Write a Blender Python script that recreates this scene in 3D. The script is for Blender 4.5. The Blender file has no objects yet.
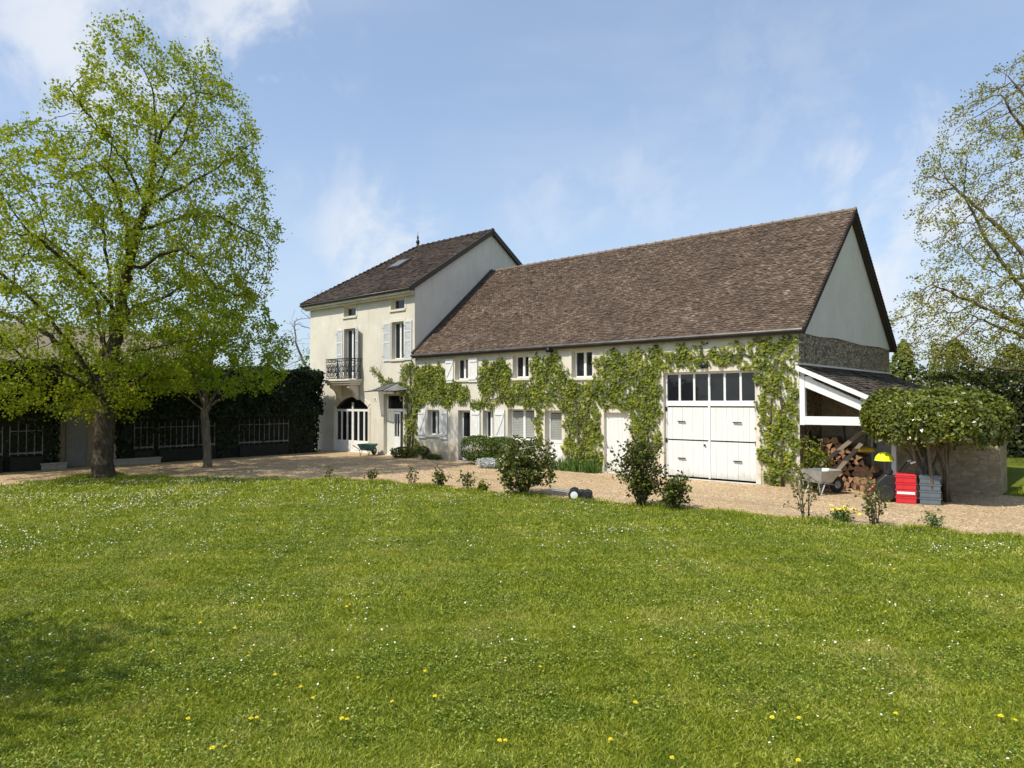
import bpy, math, random
import numpy as np
from mathutils import Vector, Matrix
C = bpy.context.scene.collection
sc = bpy.context.scene
R = math.radians
rng = np.random.default_rng(7)
random.seed(7)

# ------------------------------------------------------------------ camera
CAM = np.array([6.418, -18.385, 2.25])
YAW, PITCH = R(41.612), R(1.384)
cam = bpy.data.objects.new('camera', bpy.data.cameras.new('camera'))
C.objects.link(cam)
cam.location = CAM
cam.rotation_euler = (R(90) + PITCH, R(0.12), YAW)
cam.data.sensor_width = 36
cam.data.lens = 36 * 698.04 / 1024
cam.data.clip_end = 4000
sc.camera = cam
RT = np.array([math.cos(YAW), math.sin(YAW), 0.0])      # right and forward, on the ground
FH = np.array([-math.sin(YAW), math.cos(YAW), 0.0])

# ------------------------------------------------------------------ sun, sky, exposure
SUN_EL = R(53)
sh = np.array([0.22, 0.975]); sh /= np.linalg.norm(sh)   # ground direction the shadows run
LD = Vector((sh[0] * math.cos(SUN_EL), sh[1] * math.cos(SUN_EL), -math.sin(SUN_EL)))
sun = bpy.data.objects.new('sun', bpy.data.lights.new('sun', 'SUN'))
C.objects.link(sun)
sun.data.energy = 3.9
sun.data.angle = R(0.55)
sun.data.color = (1.0, 0.94, 0.82)
sun.rotation_euler = LD.to_track_quat('-Z', 'Y').to_euler()
sc.view_settings.view_transform = 'Standard'
sc.view_settings.look = 'None'
sc.view_settings.gamma = 1
sc.view_settings.exposure = 0.30

w = bpy.data.worlds.new('World'); sc.world = w; w.use_nodes = True
nt = w.node_tree; nt.nodes.clear()
def N(t, typ, **kw):
    n = t.nodes.new(typ)
    for k, v in kw.items(): setattr(n, k, v)
    return n
def math_node(t, op, a, b=None, clamp=False):
    n = N(t, 'ShaderNodeMath', operation=op, use_clamp=clamp)
    for i, v in enumerate((a, b)):
        if v is None: continue
        if isinstance(v, (int, float)): n.inputs[i].default_value = v
        else: t.links.new(v, n.inputs[i])
    return n.outputs[0]
def mapr(t, v, a, b, c=0.0, d=1.0, smooth=False):
    n = N(t, 'ShaderNodeMapRange')
    if smooth: n.interpolation_type = 'SMOOTHSTEP'
    t.links.new(v, n.inputs[0])
    for i, q in enumerate((a, b, c, d)): n.inputs[i + 1].default_value = q
    return n.outputs[0]
def mixc(t, f, a, b, mode='MIX'):
    n = N(t, 'ShaderNodeMix', data_type='RGBA', blend_type=mode)
    if isinstance(f, (int, float)): n.inputs[0].default_value = f
    else: t.links.new(f, n.inputs[0])
    for i, v in ((6, a), (7, b)):
        if isinstance(v, tuple): n.inputs[i].default_value = (*v, 1)
        else: t.links.new(v, n.inputs[i])
    return n.outputs[2]
def noise(t, vec, scale, detail=4, rough=.55, dist=0.0):
    n = N(t, 'ShaderNodeTexNoise')
    n.inputs['Scale'].default_value = scale; n.inputs['Detail'].default_value = detail
    n.inputs['Roughness'].default_value = rough; n.inputs['Distortion'].default_value = dist
    if vec is not None: t.links.new(vec, n.inputs['Vector'])
    return n.outputs[0]
sky = N(nt, 'ShaderNodeTexSky', sky_type='NISHITA', sun_disc=False)
sky.sun_elevation = SUN_EL
sky.sun_rotation = math.atan2(-sh[0], -sh[1])
sky.air_density = 1.0; sky.dust_density = 1.6; sky.ozone_density = 1.6
tc = N(nt, 'ShaderNodeTexCoord').outputs['Generated']
n1 = noise(nt, tc, 7.0, 7, .6, .3)
mp = N(nt, 'ShaderNodeMapping'); nt.links.new(tc, mp.inputs[0])
mp.inputs['Scale'].default_value = (1.6, 1.6, 5.0); mp.inputs['Rotation'].default_value = (R(12), R(-10), 0)
n2 = noise(nt, mp.outputs[0], 1.6, 5, .55, .2)
acc = None
#            direction of each cloud bank, angular radius, strength
for d, rad, st in [((-.866, .268, .422), 9, 1.0), ((-.83, .35, .43), 8, .75), ((-.79, .431, .436), 8, 1.0), ((-.886, .201, .418), 8, .55),
                   ((-.19, .959, .209), 12, 1.1), ((-.23, .965, .128), 10, .6), ((-.315, .879, .359), 11, .26), ((-.589, .763, .267), 7, .4),
                   ((-.769, .601, .219), 7, .95), ((-.471, .829, .30), 8, .38), ((-.788, .556, .265), 7, .4), ((-.05, .97, .24), 12, .6)]:
    dp = N(nt, 'ShaderNodeVectorMath', operation='DOT_PRODUCT')
    nt.links.new(tc, dp.inputs[0]); v = Vector(d).normalized(); dp.inputs[1].default_value = v
    m = mapr(nt, dp.outputs['Value'], math.cos(R(rad)), 1.0, 0, st, True)
    acc = m if acc is None else math_node(nt, 'MAXIMUM', acc, m)
cl = math_node(nt, 'MULTIPLY', mapr(nt, n1, .40, .66, 0, 1, True), acc, True)
wisp = mapr(nt, n2, .40, .78, 0.0, .22, True)
cl = math_node(nt, 'MAXIMUM', cl, wisp)
sepz = N(nt, 'ShaderNodeSeparateXYZ'); nt.links.new(tc, sepz.inputs[0])
hz = mapr(nt, sepz.outputs[2], 0.0, .45, .62, .30, True)
tinted = mixc(nt, 1.0, sky.outputs[0], (.90, .98, 1.06), 'MULTIPLY')
c1 = mixc(nt, hz, tinted, (3.5, 4.2, 5.1))
c2 = mixc(nt, math_node(nt, 'MULTIPLY', cl, .85), c1, (4.7, 4.9, 5.2))
bg = N(nt, 'ShaderNodeBackground'); bg.inputs[1].default_value = 0.15
nt.links.new(c2, bg.inputs[0])
nt.links.new(bg.outputs[0], N(nt, 'ShaderNodeOutputWorld').inputs[0])

# ------------------------------------------------------------------ materials
def newmat(name):
    m = bpy.data.materials.new(name); m.use_nodes = True
    t = m.node_tree; b = t.nodes['Principled BSDF']
    return m, t, b
def pos(t): return N(t, 'ShaderNodeNewGeometry').outputs['Position']
def plain(name, col, rough=.6, metal=0.0, var=.15, scale=6.0, bump=0.0, bscale=60, spec=.5):
    m, t, b = newmat(name)
    o = N(t, 'ShaderNodeTexCoord').outputs['Object']
    n = noise(t, o, scale, 5, .6)
    a = tuple(max(0, c * (1 - var)) for c in col); e = tuple(min(1, c * (1 + var)) for c in col)
    t.links.new(mixc(t, mapr(t, n, .3, .7), a, e), b.inputs['Base Color'])
    b.inputs['Roughness'].default_value = rough; b.inputs['Metallic'].default_value = metal
    b.inputs['Specular IOR Level'].default_value = spec
    if bump:
        bp = N(t, 'ShaderNodeBump'); bp.inputs['Strength'].default_value = bump; bp.inputs['Distance'].default_value = .01
        t.links.new(noise(t, o, bscale, 4, .6), bp.inputs['Height']); t.links.new(bp.outputs[0], b.inputs['Normal'])
    return m
def ramp(t, v, stops):
    n = N(t, 'ShaderNodeValToRGB'); t.links.new(v, n.inputs[0])
    el = n.color_ramp.elements
    while len(el) < len(stops): el.new(0.5)
    for e, (p, c) in zip(el, stops): e.position = p; e.color = (*c, 1)
    return n.outputs[0]
def leafmat(name, stops, transl=.35, rough=.5, spec=.3, clump=None):
    """leaf colour per leaf; translucency lets sun come through"""
    m, t, b = newmat(name)
    g = N(t, 'ShaderNodeNewGeometry')
    v = g.outputs['Random Per Island']
    if clump:
        cn = noise(t, g.outputs['Position'], clump, 2, .5)
        v = math_node(t, 'ADD', math_node(t, 'MULTIPLY', v, .55), math_node(t, 'MULTIPLY', mapr(t, cn, .3, .7), .45), True)
    col = ramp(t, v, stops)
    t.links.new(col, b.inputs['Base Color']); b.inputs['Roughness'].default_value = rough
    b.inputs['Specular IOR Level'].default_value = spec
    tr = N(t, 'ShaderNodeBsdfTranslucent')
    t.links.new(mixc(t, 1.0, col, (1.25, 1.2, .7), 'MULTIPLY'), tr.inputs[0])
    mx = N(t, 'ShaderNodeMixShader'); mx.inputs[0].default_value = transl
    t.links.new(b.outputs[0], mx.inputs[1]); t.links.new(tr.outputs[0], mx.inputs[2])
    t.links.new(mx.outputs[0], t.nodes['Material Output'].inputs[0])
    return m

def plaster(name, c_lo, c_hi, stain, stone=False, bump=.35):
    m, t, b = newmat(name)
    p = pos(t)
    a = mapr(t, noise(t, p, .9, 6, .62), .32, .68)
    col = mixc(t, a, c_lo, c_hi)
    s = mapr(t, noise(t, p, 2.7, 7, .7, .6), .54, .72, 0, .55)
    col = mixc(t, s, col, stain)
    mpn = N(t, 'ShaderNodeMapping'); t.links.new(p, mpn.inputs[0]); mpn.inputs['Scale'].default_value = (3.0, 3.0, .35)
    streak = mapr(t, noise(t, mpn.outputs[0], 1.6, 4, .6), .56, .75, 0, .35)
    col = mixc(t, streak, col, tuple(q * .72 for q in stain))
    h = noise(t, p, 38, 6, .65)
    if stone:
        z = N(t, 'ShaderNodeSeparateXYZ'); t.links.new(p, z.inputs[0])
        vor = N(t, 'ShaderNodeTexVoronoi', feature='F1'); vor.inputs['Scale'].default_value = 5.5
        t.links.new(p, vor.inputs['Vector'])
        sc_ = ramp(t, vor.outputs['Color'], [(0, (.42, .34, .22)), (.5, (.54, .46, .32)), (1, (.62, .54, .40))])
        zz = math_node(t, 'ADD', z.outputs[2], math_node(t, 'MULTIPLY', noise(t, p, 1.3, 4), 1.4))
        f = mapr(t, zz, 1.45, 1.15)
        col = mixc(t, math_node(t, 'MULTIPLY', f, .75), col, sc_)
        dz = math_node(t, 'ADD', z.outputs[2], math_node(t, 'MULTIPLY', noise(t, p, 2.4, 5, .65), .7))
        col = mixc(t, mapr(t, dz, .80, .35, 0, .6), col, (.27, .225, .15))
        h = math_node(t, 'SUBTRACT', h, math_node(t, 'MULTIPLY', vor.outputs['Distance'], f))
    t.links.new(col, b.inputs['Base Color']); b.inputs['Roughness'].default_value = .92
    b.inputs['Specular IOR Level'].default_value = .15
    bp = N(t, 'ShaderNodeBump'); bp.inputs['Strength'].default_value = bump; bp.inputs['Distance'].default_value = .02
    t.links.new(h, bp.inputs['Height']); t.links.new(bp.outputs[0], b.inputs['Normal'])
    return m

def rubble(name, stops, scale, mortar, bump=.9):
    m, t, b = newmat(name); p = pos(t)
    mpn = N(t, 'ShaderNodeMapping'); t.links.new(p, mpn.inputs[0]); mpn.inputs['Scale'].default_value = (1, 1, 1.7)
    d = N(t, 'ShaderNodeVectorMath', operation='ADD'); t.links.new(mpn.outputs[0], d.inputs[0])
    nn = N(t, 'ShaderNodeTexNoise'); nn.inputs['Scale'].default_value = 5; t.links.new(p, nn.inputs['Vector'])
    sv = N(t, 'ShaderNodeVectorMath', operation='SCALE'); sv.inputs['Scale'].default_value = .16
    t.links.new(nn.outputs['Color'], sv.inputs[0]); t.links.new(sv.outputs[0], d.inputs[1])
    vo = N(t, 'ShaderNodeTexVoronoi'); vo.inputs['Scale'].default_value = scale; t.links.new(d.outputs[0], vo.inputs['Vector'])
    ve = N(t, 'ShaderNodeTexVoronoi', feature='DISTANCE_TO_EDGE'); ve.inputs['Scale'].default_value = scale; t.links.new(d.outputs[0], ve.inputs['Vector'])
    sep = N(t, 'ShaderNodeSeparateColor'); t.links.new(vo.outputs['Color'], sep.inputs[0])
    col = ramp(t, sep.outputs[0], stops)
    edge = mapr(t, ve.outputs['Distance'], .0, .09)
    col = mixc(t, edge, mortar, col)
    col = mixc(t, mapr(t, noise(t, p, 14, 5), .3, .7, 0, .35), col, tuple(q * .5 for q in mortar))
    t.links.new(col, b.inputs['Base Color']); b.inputs['Roughness'].default_value = .95
    b.inputs['Specular IOR Level'].default_value = .1
    bp = N(t, 'ShaderNodeBump'); bp.inputs['Strength'].default_value = bump; bp.inputs['Distance'].default_value = .04
    t.links.new(edge, bp.inputs['Height']); t.links.new(bp.outputs[0], b.inputs['Normal'])
    return m

def tilemat(name, stops, moss):
    m, t, b = newmat(name)
    g = N(t, 'ShaderNodeNewGeometry'); p = g.outputs['Position']
    v = math_node(t, 'ADD', math_node(t, 'MULTIPLY', g.outputs['Random Per Island'], .72), math_node(t, 'MULTIPLY', mapr(t, noise(t, p, .8, 3), .3, .7), .28), True)
    col = ramp(t, v, stops)
    col = mixc(t, mapr(t, noise(t, p, 5, 6, .7), .52, .74, 0, .6), col, moss)
    col = mixc(t, mapr(t, noise(t, p, 55, 3, .6), .4, .75, 0, .3), col, tuple(q * .5 for q in moss))
    t.links.new(col, b.inputs['Base Color']); b.inputs['Roughness'].default_value = .9
    b.inputs['Specular IOR Level'].default_value = .2
    return m

def wood(name, col, var=.25, axis=2, rough=.7, grime=False):
    m, t, b = newmat(name); o = N(t, 'ShaderNodeTexCoord').outputs['Object']
    mpn = N(t, 'ShaderNodeMapping'); t.links.new(o, mpn.inputs[0])
    s = [14.0, 14.0, 14.0]; s[axis] = 1.2; mpn.inputs['Scale'].default_value = s
    n = noise(t, mpn.outputs[0], 2.0, 6, .65)
    wc_ = mixc(t, mapr(t, n, .3, .7), tuple(c * (1 - var) for c in col), tuple(min(1, c * (1 + var)) for c in col))
    if grime:
        p = pos(t); z = N(t, 'ShaderNodeSeparateXYZ'); t.links.new(p, z.inputs[0])
        dz = math_node(t, 'ADD', z.outputs[2], math_node(t, 'MULTIPLY', noise(t, p, 4.0, 5, .65), .6))
        wc_ = mixc(t, mapr(t, dz, .62, .30, 0, .55), wc_, (.33, .29, .22))
        wc_ = mixc(t, mapr(t, noise(t, mpn.outputs[0], .7, 5, .7), .55, .8, 0, .3), wc_, (.46, .44, .38))
    t.links.new(wc_, b.inputs['Base Color'])
    b.inputs['Roughness'].default_value = rough
    bp = N(t, 'ShaderNodeBump'); bp.inputs['Strength'].default_value = .3; bp.inputs['Distance'].default_value = .01
    t.links.new(n, bp.inputs['Height']); t.links.new(bp.outputs[0], b.inputs['Normal'])
    return m

def barkmat(name, a, c, scale=5.0):
    m, t, b = newmat(name); p = pos(t)
    mpn = N(t, 'ShaderNodeMapping'); t.links.new(p, mpn.inputs[0]); mpn.inputs['Scale'].default_value = (3.2, 3.2, .6)
    n = noise(t, mpn.outputs[0], scale, 6, .7, .5)
    col = mixc(t, mapr(t, n, .36, .64), a, c)
    col = mixc(t, mapr(t, noise(t, p, 1.4, 3), .5, .75, 0, .45), col, (.09, .10, .045))
    t.links.new(col, b.inputs['Base Color']); b.inputs['Roughness'].default_value = .95
    b.inputs['Specular IOR Level'].default_value = .1
    bp = N(t, 'ShaderNodeBump'); bp.inputs['Strength'].default_value = 1.0; bp.inputs['Distance'].default_value = .05
    t.links.new(n, bp.inputs['Height']); t.links.new(bp.outputs[0], b.inputs['Normal'])
    return m

M = {}
M['wall'] = plaster('cream_plaster', (.58, .545, .455), (.69, .655, .565), (.50, .44, .33), True)
M['house_wall'] = plaster('house_plaster', (.58, .54, .45), (.70, .66, .565), (.56, .47, .34))
M['trim'] = plaster('pale_stone', (.60, .55, .45), (.70, .65, .55), (.48, .42, .32), bump=.2)
M['grey_render'] = plaster('grey_render', (.63, .58, .50), (.70, .645, .56), (.54, .49, .42), bump=.2)
M['rubble'] = rubble('dark_rubble', [(0, (.17, .13, .085)), (.5, (.35, .28, .19)), (1, (.54, .45, .32))], 8.0, (.26, .205, .14))
M['tan_wall'] = rubble('tan_rubble', [(0, (.30, .24, .15)), (.5, (.38, .31, .20)), (1, (.46, .38, .26))], 6.0, (.36, .30, .20), .4)
M['tile'] = tilemat('clay_tiles', [(0, (.06, .042, .030)), (.35, (.10, .069, .050)), (.7, (.14, .098, .071)), (.9, (.195, .145, .107)), (1, (.31, .245, .185))], (.08, .062, .046))
M['dark_tile'] = tilemat('dark_tiles', [(0, (.03, .022, .018)), (.5, (.06, .043, .033)), (1, (.10, .072, .055))], (.05, .038, .03))
M['shed_tile'] = tilemat('shed_tiles', [(0, (.045, .035, .028)), (.5, (.08, .063, .05)), (1, (.13, .105, .08))], (.065, .06, .04))
M['ridge'] = tilemat('ridge_tiles', [(0, (.17, .12, .09)), (1, (.30, .23, .17))], (.15, .13, .10))
M['tan_tile'] = tilemat('tan_tiles', [(0, (.20, .16, .11)), (1, (.30, .25, .18))], (.18, .15, .10))
M['soffit'] = wood('soffit_wood', (.06, .045, .033), axis=0)
M['gutter'] = plain('zinc_gutter', (.10, .095, .09), .5, .6, .3, 3)
M['white'] = plain('white_paint', (.78, .78, .76), .45, 0, .06, 9)
M['white_wood'] = wood('white_planks', (.72, .72, .69), .07, grime=True)
M['cream_wood'] = wood('cream_paint', (.68, .66, .58), .07)
M['shutter'] = plain('grey_white_shutter', (.60, .61, .60), .55, 0, .08, 9)
M['metal_grey'] = plain('grey_metal_door', (.34, .34, .33), .5, .1, .1, 4)
M['iron'] = plain('dark_iron', (.028, .028, .032), .45, .7, .2, 8)
M['black'] = plain('black_plastic', (.018, .018, .02), .42, 0, .2, 8)
M['rubber'] = plain('black_rubber', (.02, .02, .02), .8, 0, .2, 8)
M['red'] = plain('red_plastic', (.62, .025, .035), .4, 0, .1, 5)
M['greycrate'] = plain('blue_grey_plastic', (.12, .145, .17), .45, 0, .12, 5)
M['pink'] = plain('faded_red_metal', (.34, .09, .085), .5, .2, .2, 8)
M['neon'] = plain('neon_yellow_cloth', (.72, .80, .012), .7, 0, .06, 8)
M['yellow'] = plain('yellow_plastic', (.62, .40, .03), .5, 0, .15, 8)
M['galv'] = plain('galvanised_steel', (.42, .44, .45), .42, .55, .18, 6)
M['teal'] = plain('dark_teal_plastic', (.012, .085, .075), .45, 0, .2, 6)
M['stone_white'] = plaster('white_stone', (.50, .48, .43), (.58, .56, .50), (.38, .36, .31), bump=.3)
M['old_stone'] = plaster('old_kerb_stone', (.27, .255, .215), (.36, .34, .29), (.2, .19, .15), bump=.3)
M['old_door'] = plain('old_grey_door', (.15, .15, .14), .7, 0, .2, 4)
M['fencepaint'] = plain('weathered_fence_paint', (.13, .135, .125), .8, 0, .7, 1.8)
M['barklog'] = wood('log_bark', (.11, .065, .04), .4, 1)
M['cutlog'] = plain('log_cut_face', (.33, .185, .095), .8, 0, .35, 9)
M['plank'] = wood('old_plank', (.22, .17, .12), .35, 2)
M['blind'] = plain('pale_blind', (.33, .34, .31), .6, 0, .08, 4)

def glass():
    m, t, b = newmat('window_glass')
    o = pos(t)
    b.inputs['Base Color'].default_value = (.012, .014, .015, 1)
    b.inputs['Roughness'].default_value = .04; b.inputs['Specular IOR Level'].default_value = .6
    bp = N(t, 'ShaderNodeBump'); bp.inputs['Strength'].default_value = .06; bp.inputs['Distance'].default_value = .05
    t.links.new(noise(t, o, 2.2, 2), bp.inputs['Height']); t.links.new(bp.outputs[0], b.inputs['Normal'])
    return m
M['glass'] = glass()
def canopy_glass():
    m, t, b = newmat('canopy_glass')
    b.inputs['Base Color'].default_value = (.30, .31, .30, 1); b.inputs['Roughness'].default_value = .3
    tr = N(t, 'ShaderNodeBsdfTransparent'); mx = N(t, 'ShaderNodeMixShader'); mx.inputs[0].default_value = .55
    t.links.new(b.outputs[0], mx.inputs[1]); t.links.new(tr.outputs[0], mx.inputs[2])
    t.links.new(mx.outputs[0], t.nodes['Material Output'].inputs[0])
    return m
M['canopy_glass'] = canopy_glass()

def gravelmat():
    m, t, b = newmat('gravel'); p = pos(t)
    vo = N(t, 'ShaderNodeTexVoronoi'); vo.inputs['Scale'].default_value = 34; t.links.new(p, vo.inputs['Vector'])
    sep = N(t, 'ShaderNodeSeparateColor'); t.links.new(vo.outputs['Color'], sep.inputs[0])
    col = ramp(t, sep.outputs[0], [(0, (.20, .13, .07)), (.35, (.43, .30, .165)), (.7, (.55, .40, .235)), (1, (.70, .57, .40))])
    col = mixc(t, mapr(t, noise(t, p, .55, 5, .6), .45, .7, 0, .45), col, (.33, .245, .15))
    col = mixc(t, mapr(t, noise(t, p, 2.2, 6, .7), .58, .72, 0, .5), col, (.25, .20, .12))
    mt = N(t, 'ShaderNodeMapping'); t.links.new(p, mt.inputs[0]); mt.inputs['Scale'].default_value = (.12, 1.0, 1); mt.inputs['Rotation'].default_value = (0, 0, R(-4))
    col = mixc(t, mapr(t, noise(t, mt.outputs[0], 1.7, 4, .6, .4), .50, .66, 0, .42), col, (.27, .20, .115))
    col = mixc(t, mapr(t, noise(t, p, 7, 5, .7), .66, .76, 0, .6), col, (.10, .10, .04))
    t.links.new(col, b.inputs['Base Color']); b.inputs['Roughness'].default_value = .95
    b.inputs['Specular IOR Level'].default_value = .1
    bp = N(t, 'ShaderNodeBump'); bp.inputs['Strength'].default_value = .8; bp.inputs['Distance'].default_value = .02
    t.links.new(vo.outputs['Distance'], bp.inputs['Height']); bp.invert = True
    t.links.new(bp.outputs[0], b.inputs['Normal'])
    return m
M['gravel'] = gravelmat()
def groundmat():
    m, t, b = newmat('turf_soil'); p = pos(t)
    col = mixc(t, mapr(t, noise(t, p, .35, 5, .6), .35, .65), (.13, .17, .018), (.18, .22, .03))
    col = mixc(t, mapr(t, noise(t, p, 9, 6, .7), .4, .7, 0, .7), col, (.075, .10, .02))
    col = mixc(t, mapr(t, noise(t, p, 60, 3, .7), .45, .7, 0, .55), col, (.15, .15, .05))
    t.links.new(col, b.inputs['Base Color']); b.inputs['Roughness'].default_value = 1
    b.inputs['Specular IOR Level'].default_value = .05
    bp = N(t, 'ShaderNodeBump'); bp.inputs['Strength'].default_value = .7; bp.inputs['Distance'].default_value = .04
    t.links.new(noise(t, p, 30, 5, .7), bp.inputs['Height']); t.links.new(bp.outputs[0], b.inputs['Normal'])
    return m
M['ground'] = groundmat()
def grassmat():
    m, t, b = newmat('grass_blades')
    g = N(t, 'ShaderNodeNewGeometry'); p = g.outputs['Position']
    big = mapr(t, noise(t, p, .45, 4, .6), .34, .66)
    mid = mapr(t, noise(t, p, 3.2, 4, .65), .35, .65)
    v = math_node(t, 'ADD', math_node(t, 'MULTIPLY', g.outputs['Random Per Island'], .70),
                  math_node(t, 'ADD', math_node(t, 'MULTIPLY', big, .20), math_node(t, 'MULTIPLY', mid, .22)), True)
    col = ramp(t, v, [(0, (.055, .09, .008)), (.28, (.15, .20, .012)), (.56, (.27, .315, .020)), (.82, (.40, .43, .05)), (1, (.64, .59, .22))])
    dry = mapr(t, noise(t, p, .9, 6, .7), .54, .68, 0, .48)
    col = mixc(t, dry, col, (.40, .34, .12))
    lush = mapr(t, noise(t, p, 1.3, 4, .6, .4), .55, .68, 0, .38)
    col = mixc(t, lush, col, (.09, .17, .014))
    t.links.new(col, b.inputs['Base Color']); b.inputs['Roughness'].default_value = .55
    b.inputs['Specular IOR Level'].default_value = .25
    tr = N(t, 'ShaderNodeBsdfTranslucent'); t.links.new(mixc(t, 1.0, col, (1.2, 1.15, .7), 'MULTIPLY'), tr.inputs[0])
    mx = N(t, 'ShaderNodeMixShader'); mx.inputs[0].default_value = .3
    t.links.new(b.outputs[0], mx.inputs[1]); t.links.new(tr.outputs[0], mx.inputs[2])
    t.links.new(mx.outputs[0], t.nodes['Material Output'].inputs[0])
    return m
M['grass'] = grassmat()
M['clover'] = leafmat('clover_leaves', [(0, (.035, .075, .006)), (.55, (.12, .19, .014)), (1, (.38, .43, .10))], .2, .6, .2)
M['daisy'] = plain('daisy_petals', (.80, .80, .74), .7, 0, .05, 5)
M['dandelion'] = plain('dandelion_petals', (.86, .68, .015), .7, 0, .1, 90)
M['stem'] = plain('green_stem', (.07, .12, .03), .6, 0, .2, 20)
M['linden'] = leafmat('lime_tree_leaves', [(0, (.11, .165, .006)), (.35, (.215, .275, .010)), (.7, (.315, .365, .015)), (1, (.43, .45, .035))], .45, .5, .25, .8)
M['young'] = leafmat('maple_leaves', [(0, (.13, .21, .010)), (.5, (.24, .345, .016)), (1, (.35, .44, .035))], .45, .5, .25, .9)
M['bud'] = leafmat('opening_buds', [(0, (.17, .17, .025)), (.5, (.27, .26, .045)), (1, (.34, .36, .06))], .3, .6, .2)
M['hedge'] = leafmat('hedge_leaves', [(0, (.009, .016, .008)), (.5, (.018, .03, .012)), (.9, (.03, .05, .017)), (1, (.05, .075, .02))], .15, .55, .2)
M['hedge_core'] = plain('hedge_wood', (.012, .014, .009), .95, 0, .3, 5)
M['laurel'] = leafmat('glossy_laurel_leaves', [(0, (.05, .075, .012)), (.45, (.125, .15, .018)), (.8, (.22, .24, .03)), (1, (.38, .37, .07))], .2, .28, .6, 2.5)
M['vine'] = leafmat('creeper_leaves', [(0, (.03, .048, .006)), (.33, (.10, .135, .010)), (.7, (.215, .25, .016)), (1, (.40, .40, .05))], .3, .5, .3, 2.2)
M['box'] = leafmat('box_leaves', [(0, (.03, .06, .008)), (.6, (.08, .125, .014)), (1, (.15, .20, .03))], .25, .5, .2)
M['rose'] = leafmat('rose_leaves', [(0, (.035, .050, .008)), (.5, (.078, .10, .014)), (.85, (.14, .165, .03)), (1, (.22, .16, .05))], .25, .5, .2)
M['iris'] = leafmat('iris_leaves', [(0, (.05, .11, .02)), (1, (.14, .22, .05))], .3, .55, .15)
M['silver'] = leafmat('silver_leaves', [(0, (.40, .44, .44)), (1, (.62, .65, .66))], .2, .7, .1)
M['conifer'] = leafmat('conifer_needles', [(0, (.06, .09, .018)), (.6, (.125, .155, .028)), (1, (.22, .24, .05))], .15, .6, .2, 1.2)
M['farhedge'] = leafmat('far_hedge_leaves', [(0, (.06, .08, .02)), (.6, (.11, .13, .035)), (1, (.20, .20, .06))], .2, .5, .3, 1.0)
M['bright'] = leafmat('spring_shrub_leaves', [(0, (.08, .14, .015)), (1, (.18, .25, .03))], .4, .5, .2)
M['bark'] = barkmat('lime_bark', (.035, .028, .02), (.11, .085, .058))
M['pale_bark'] = barkmat('pale_bark', (.10, .085, .065), (.22, .19, .14))
M['twig'] = barkmat('twig_bark', (.06, .048, .036), (.15, .12, .09))
M['grey_twig'] = barkmat('grey_twig_bark', (.15, .125, .11), (.26, .225, .20))
M['gold_twig'] = barkmat('golden_twig_bark', (.13, .10, .05), (.26, .21, .11))
M['petal'] = plain('white_petals', (.72, .68, .62), .7, 0, .08, 20)

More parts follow.
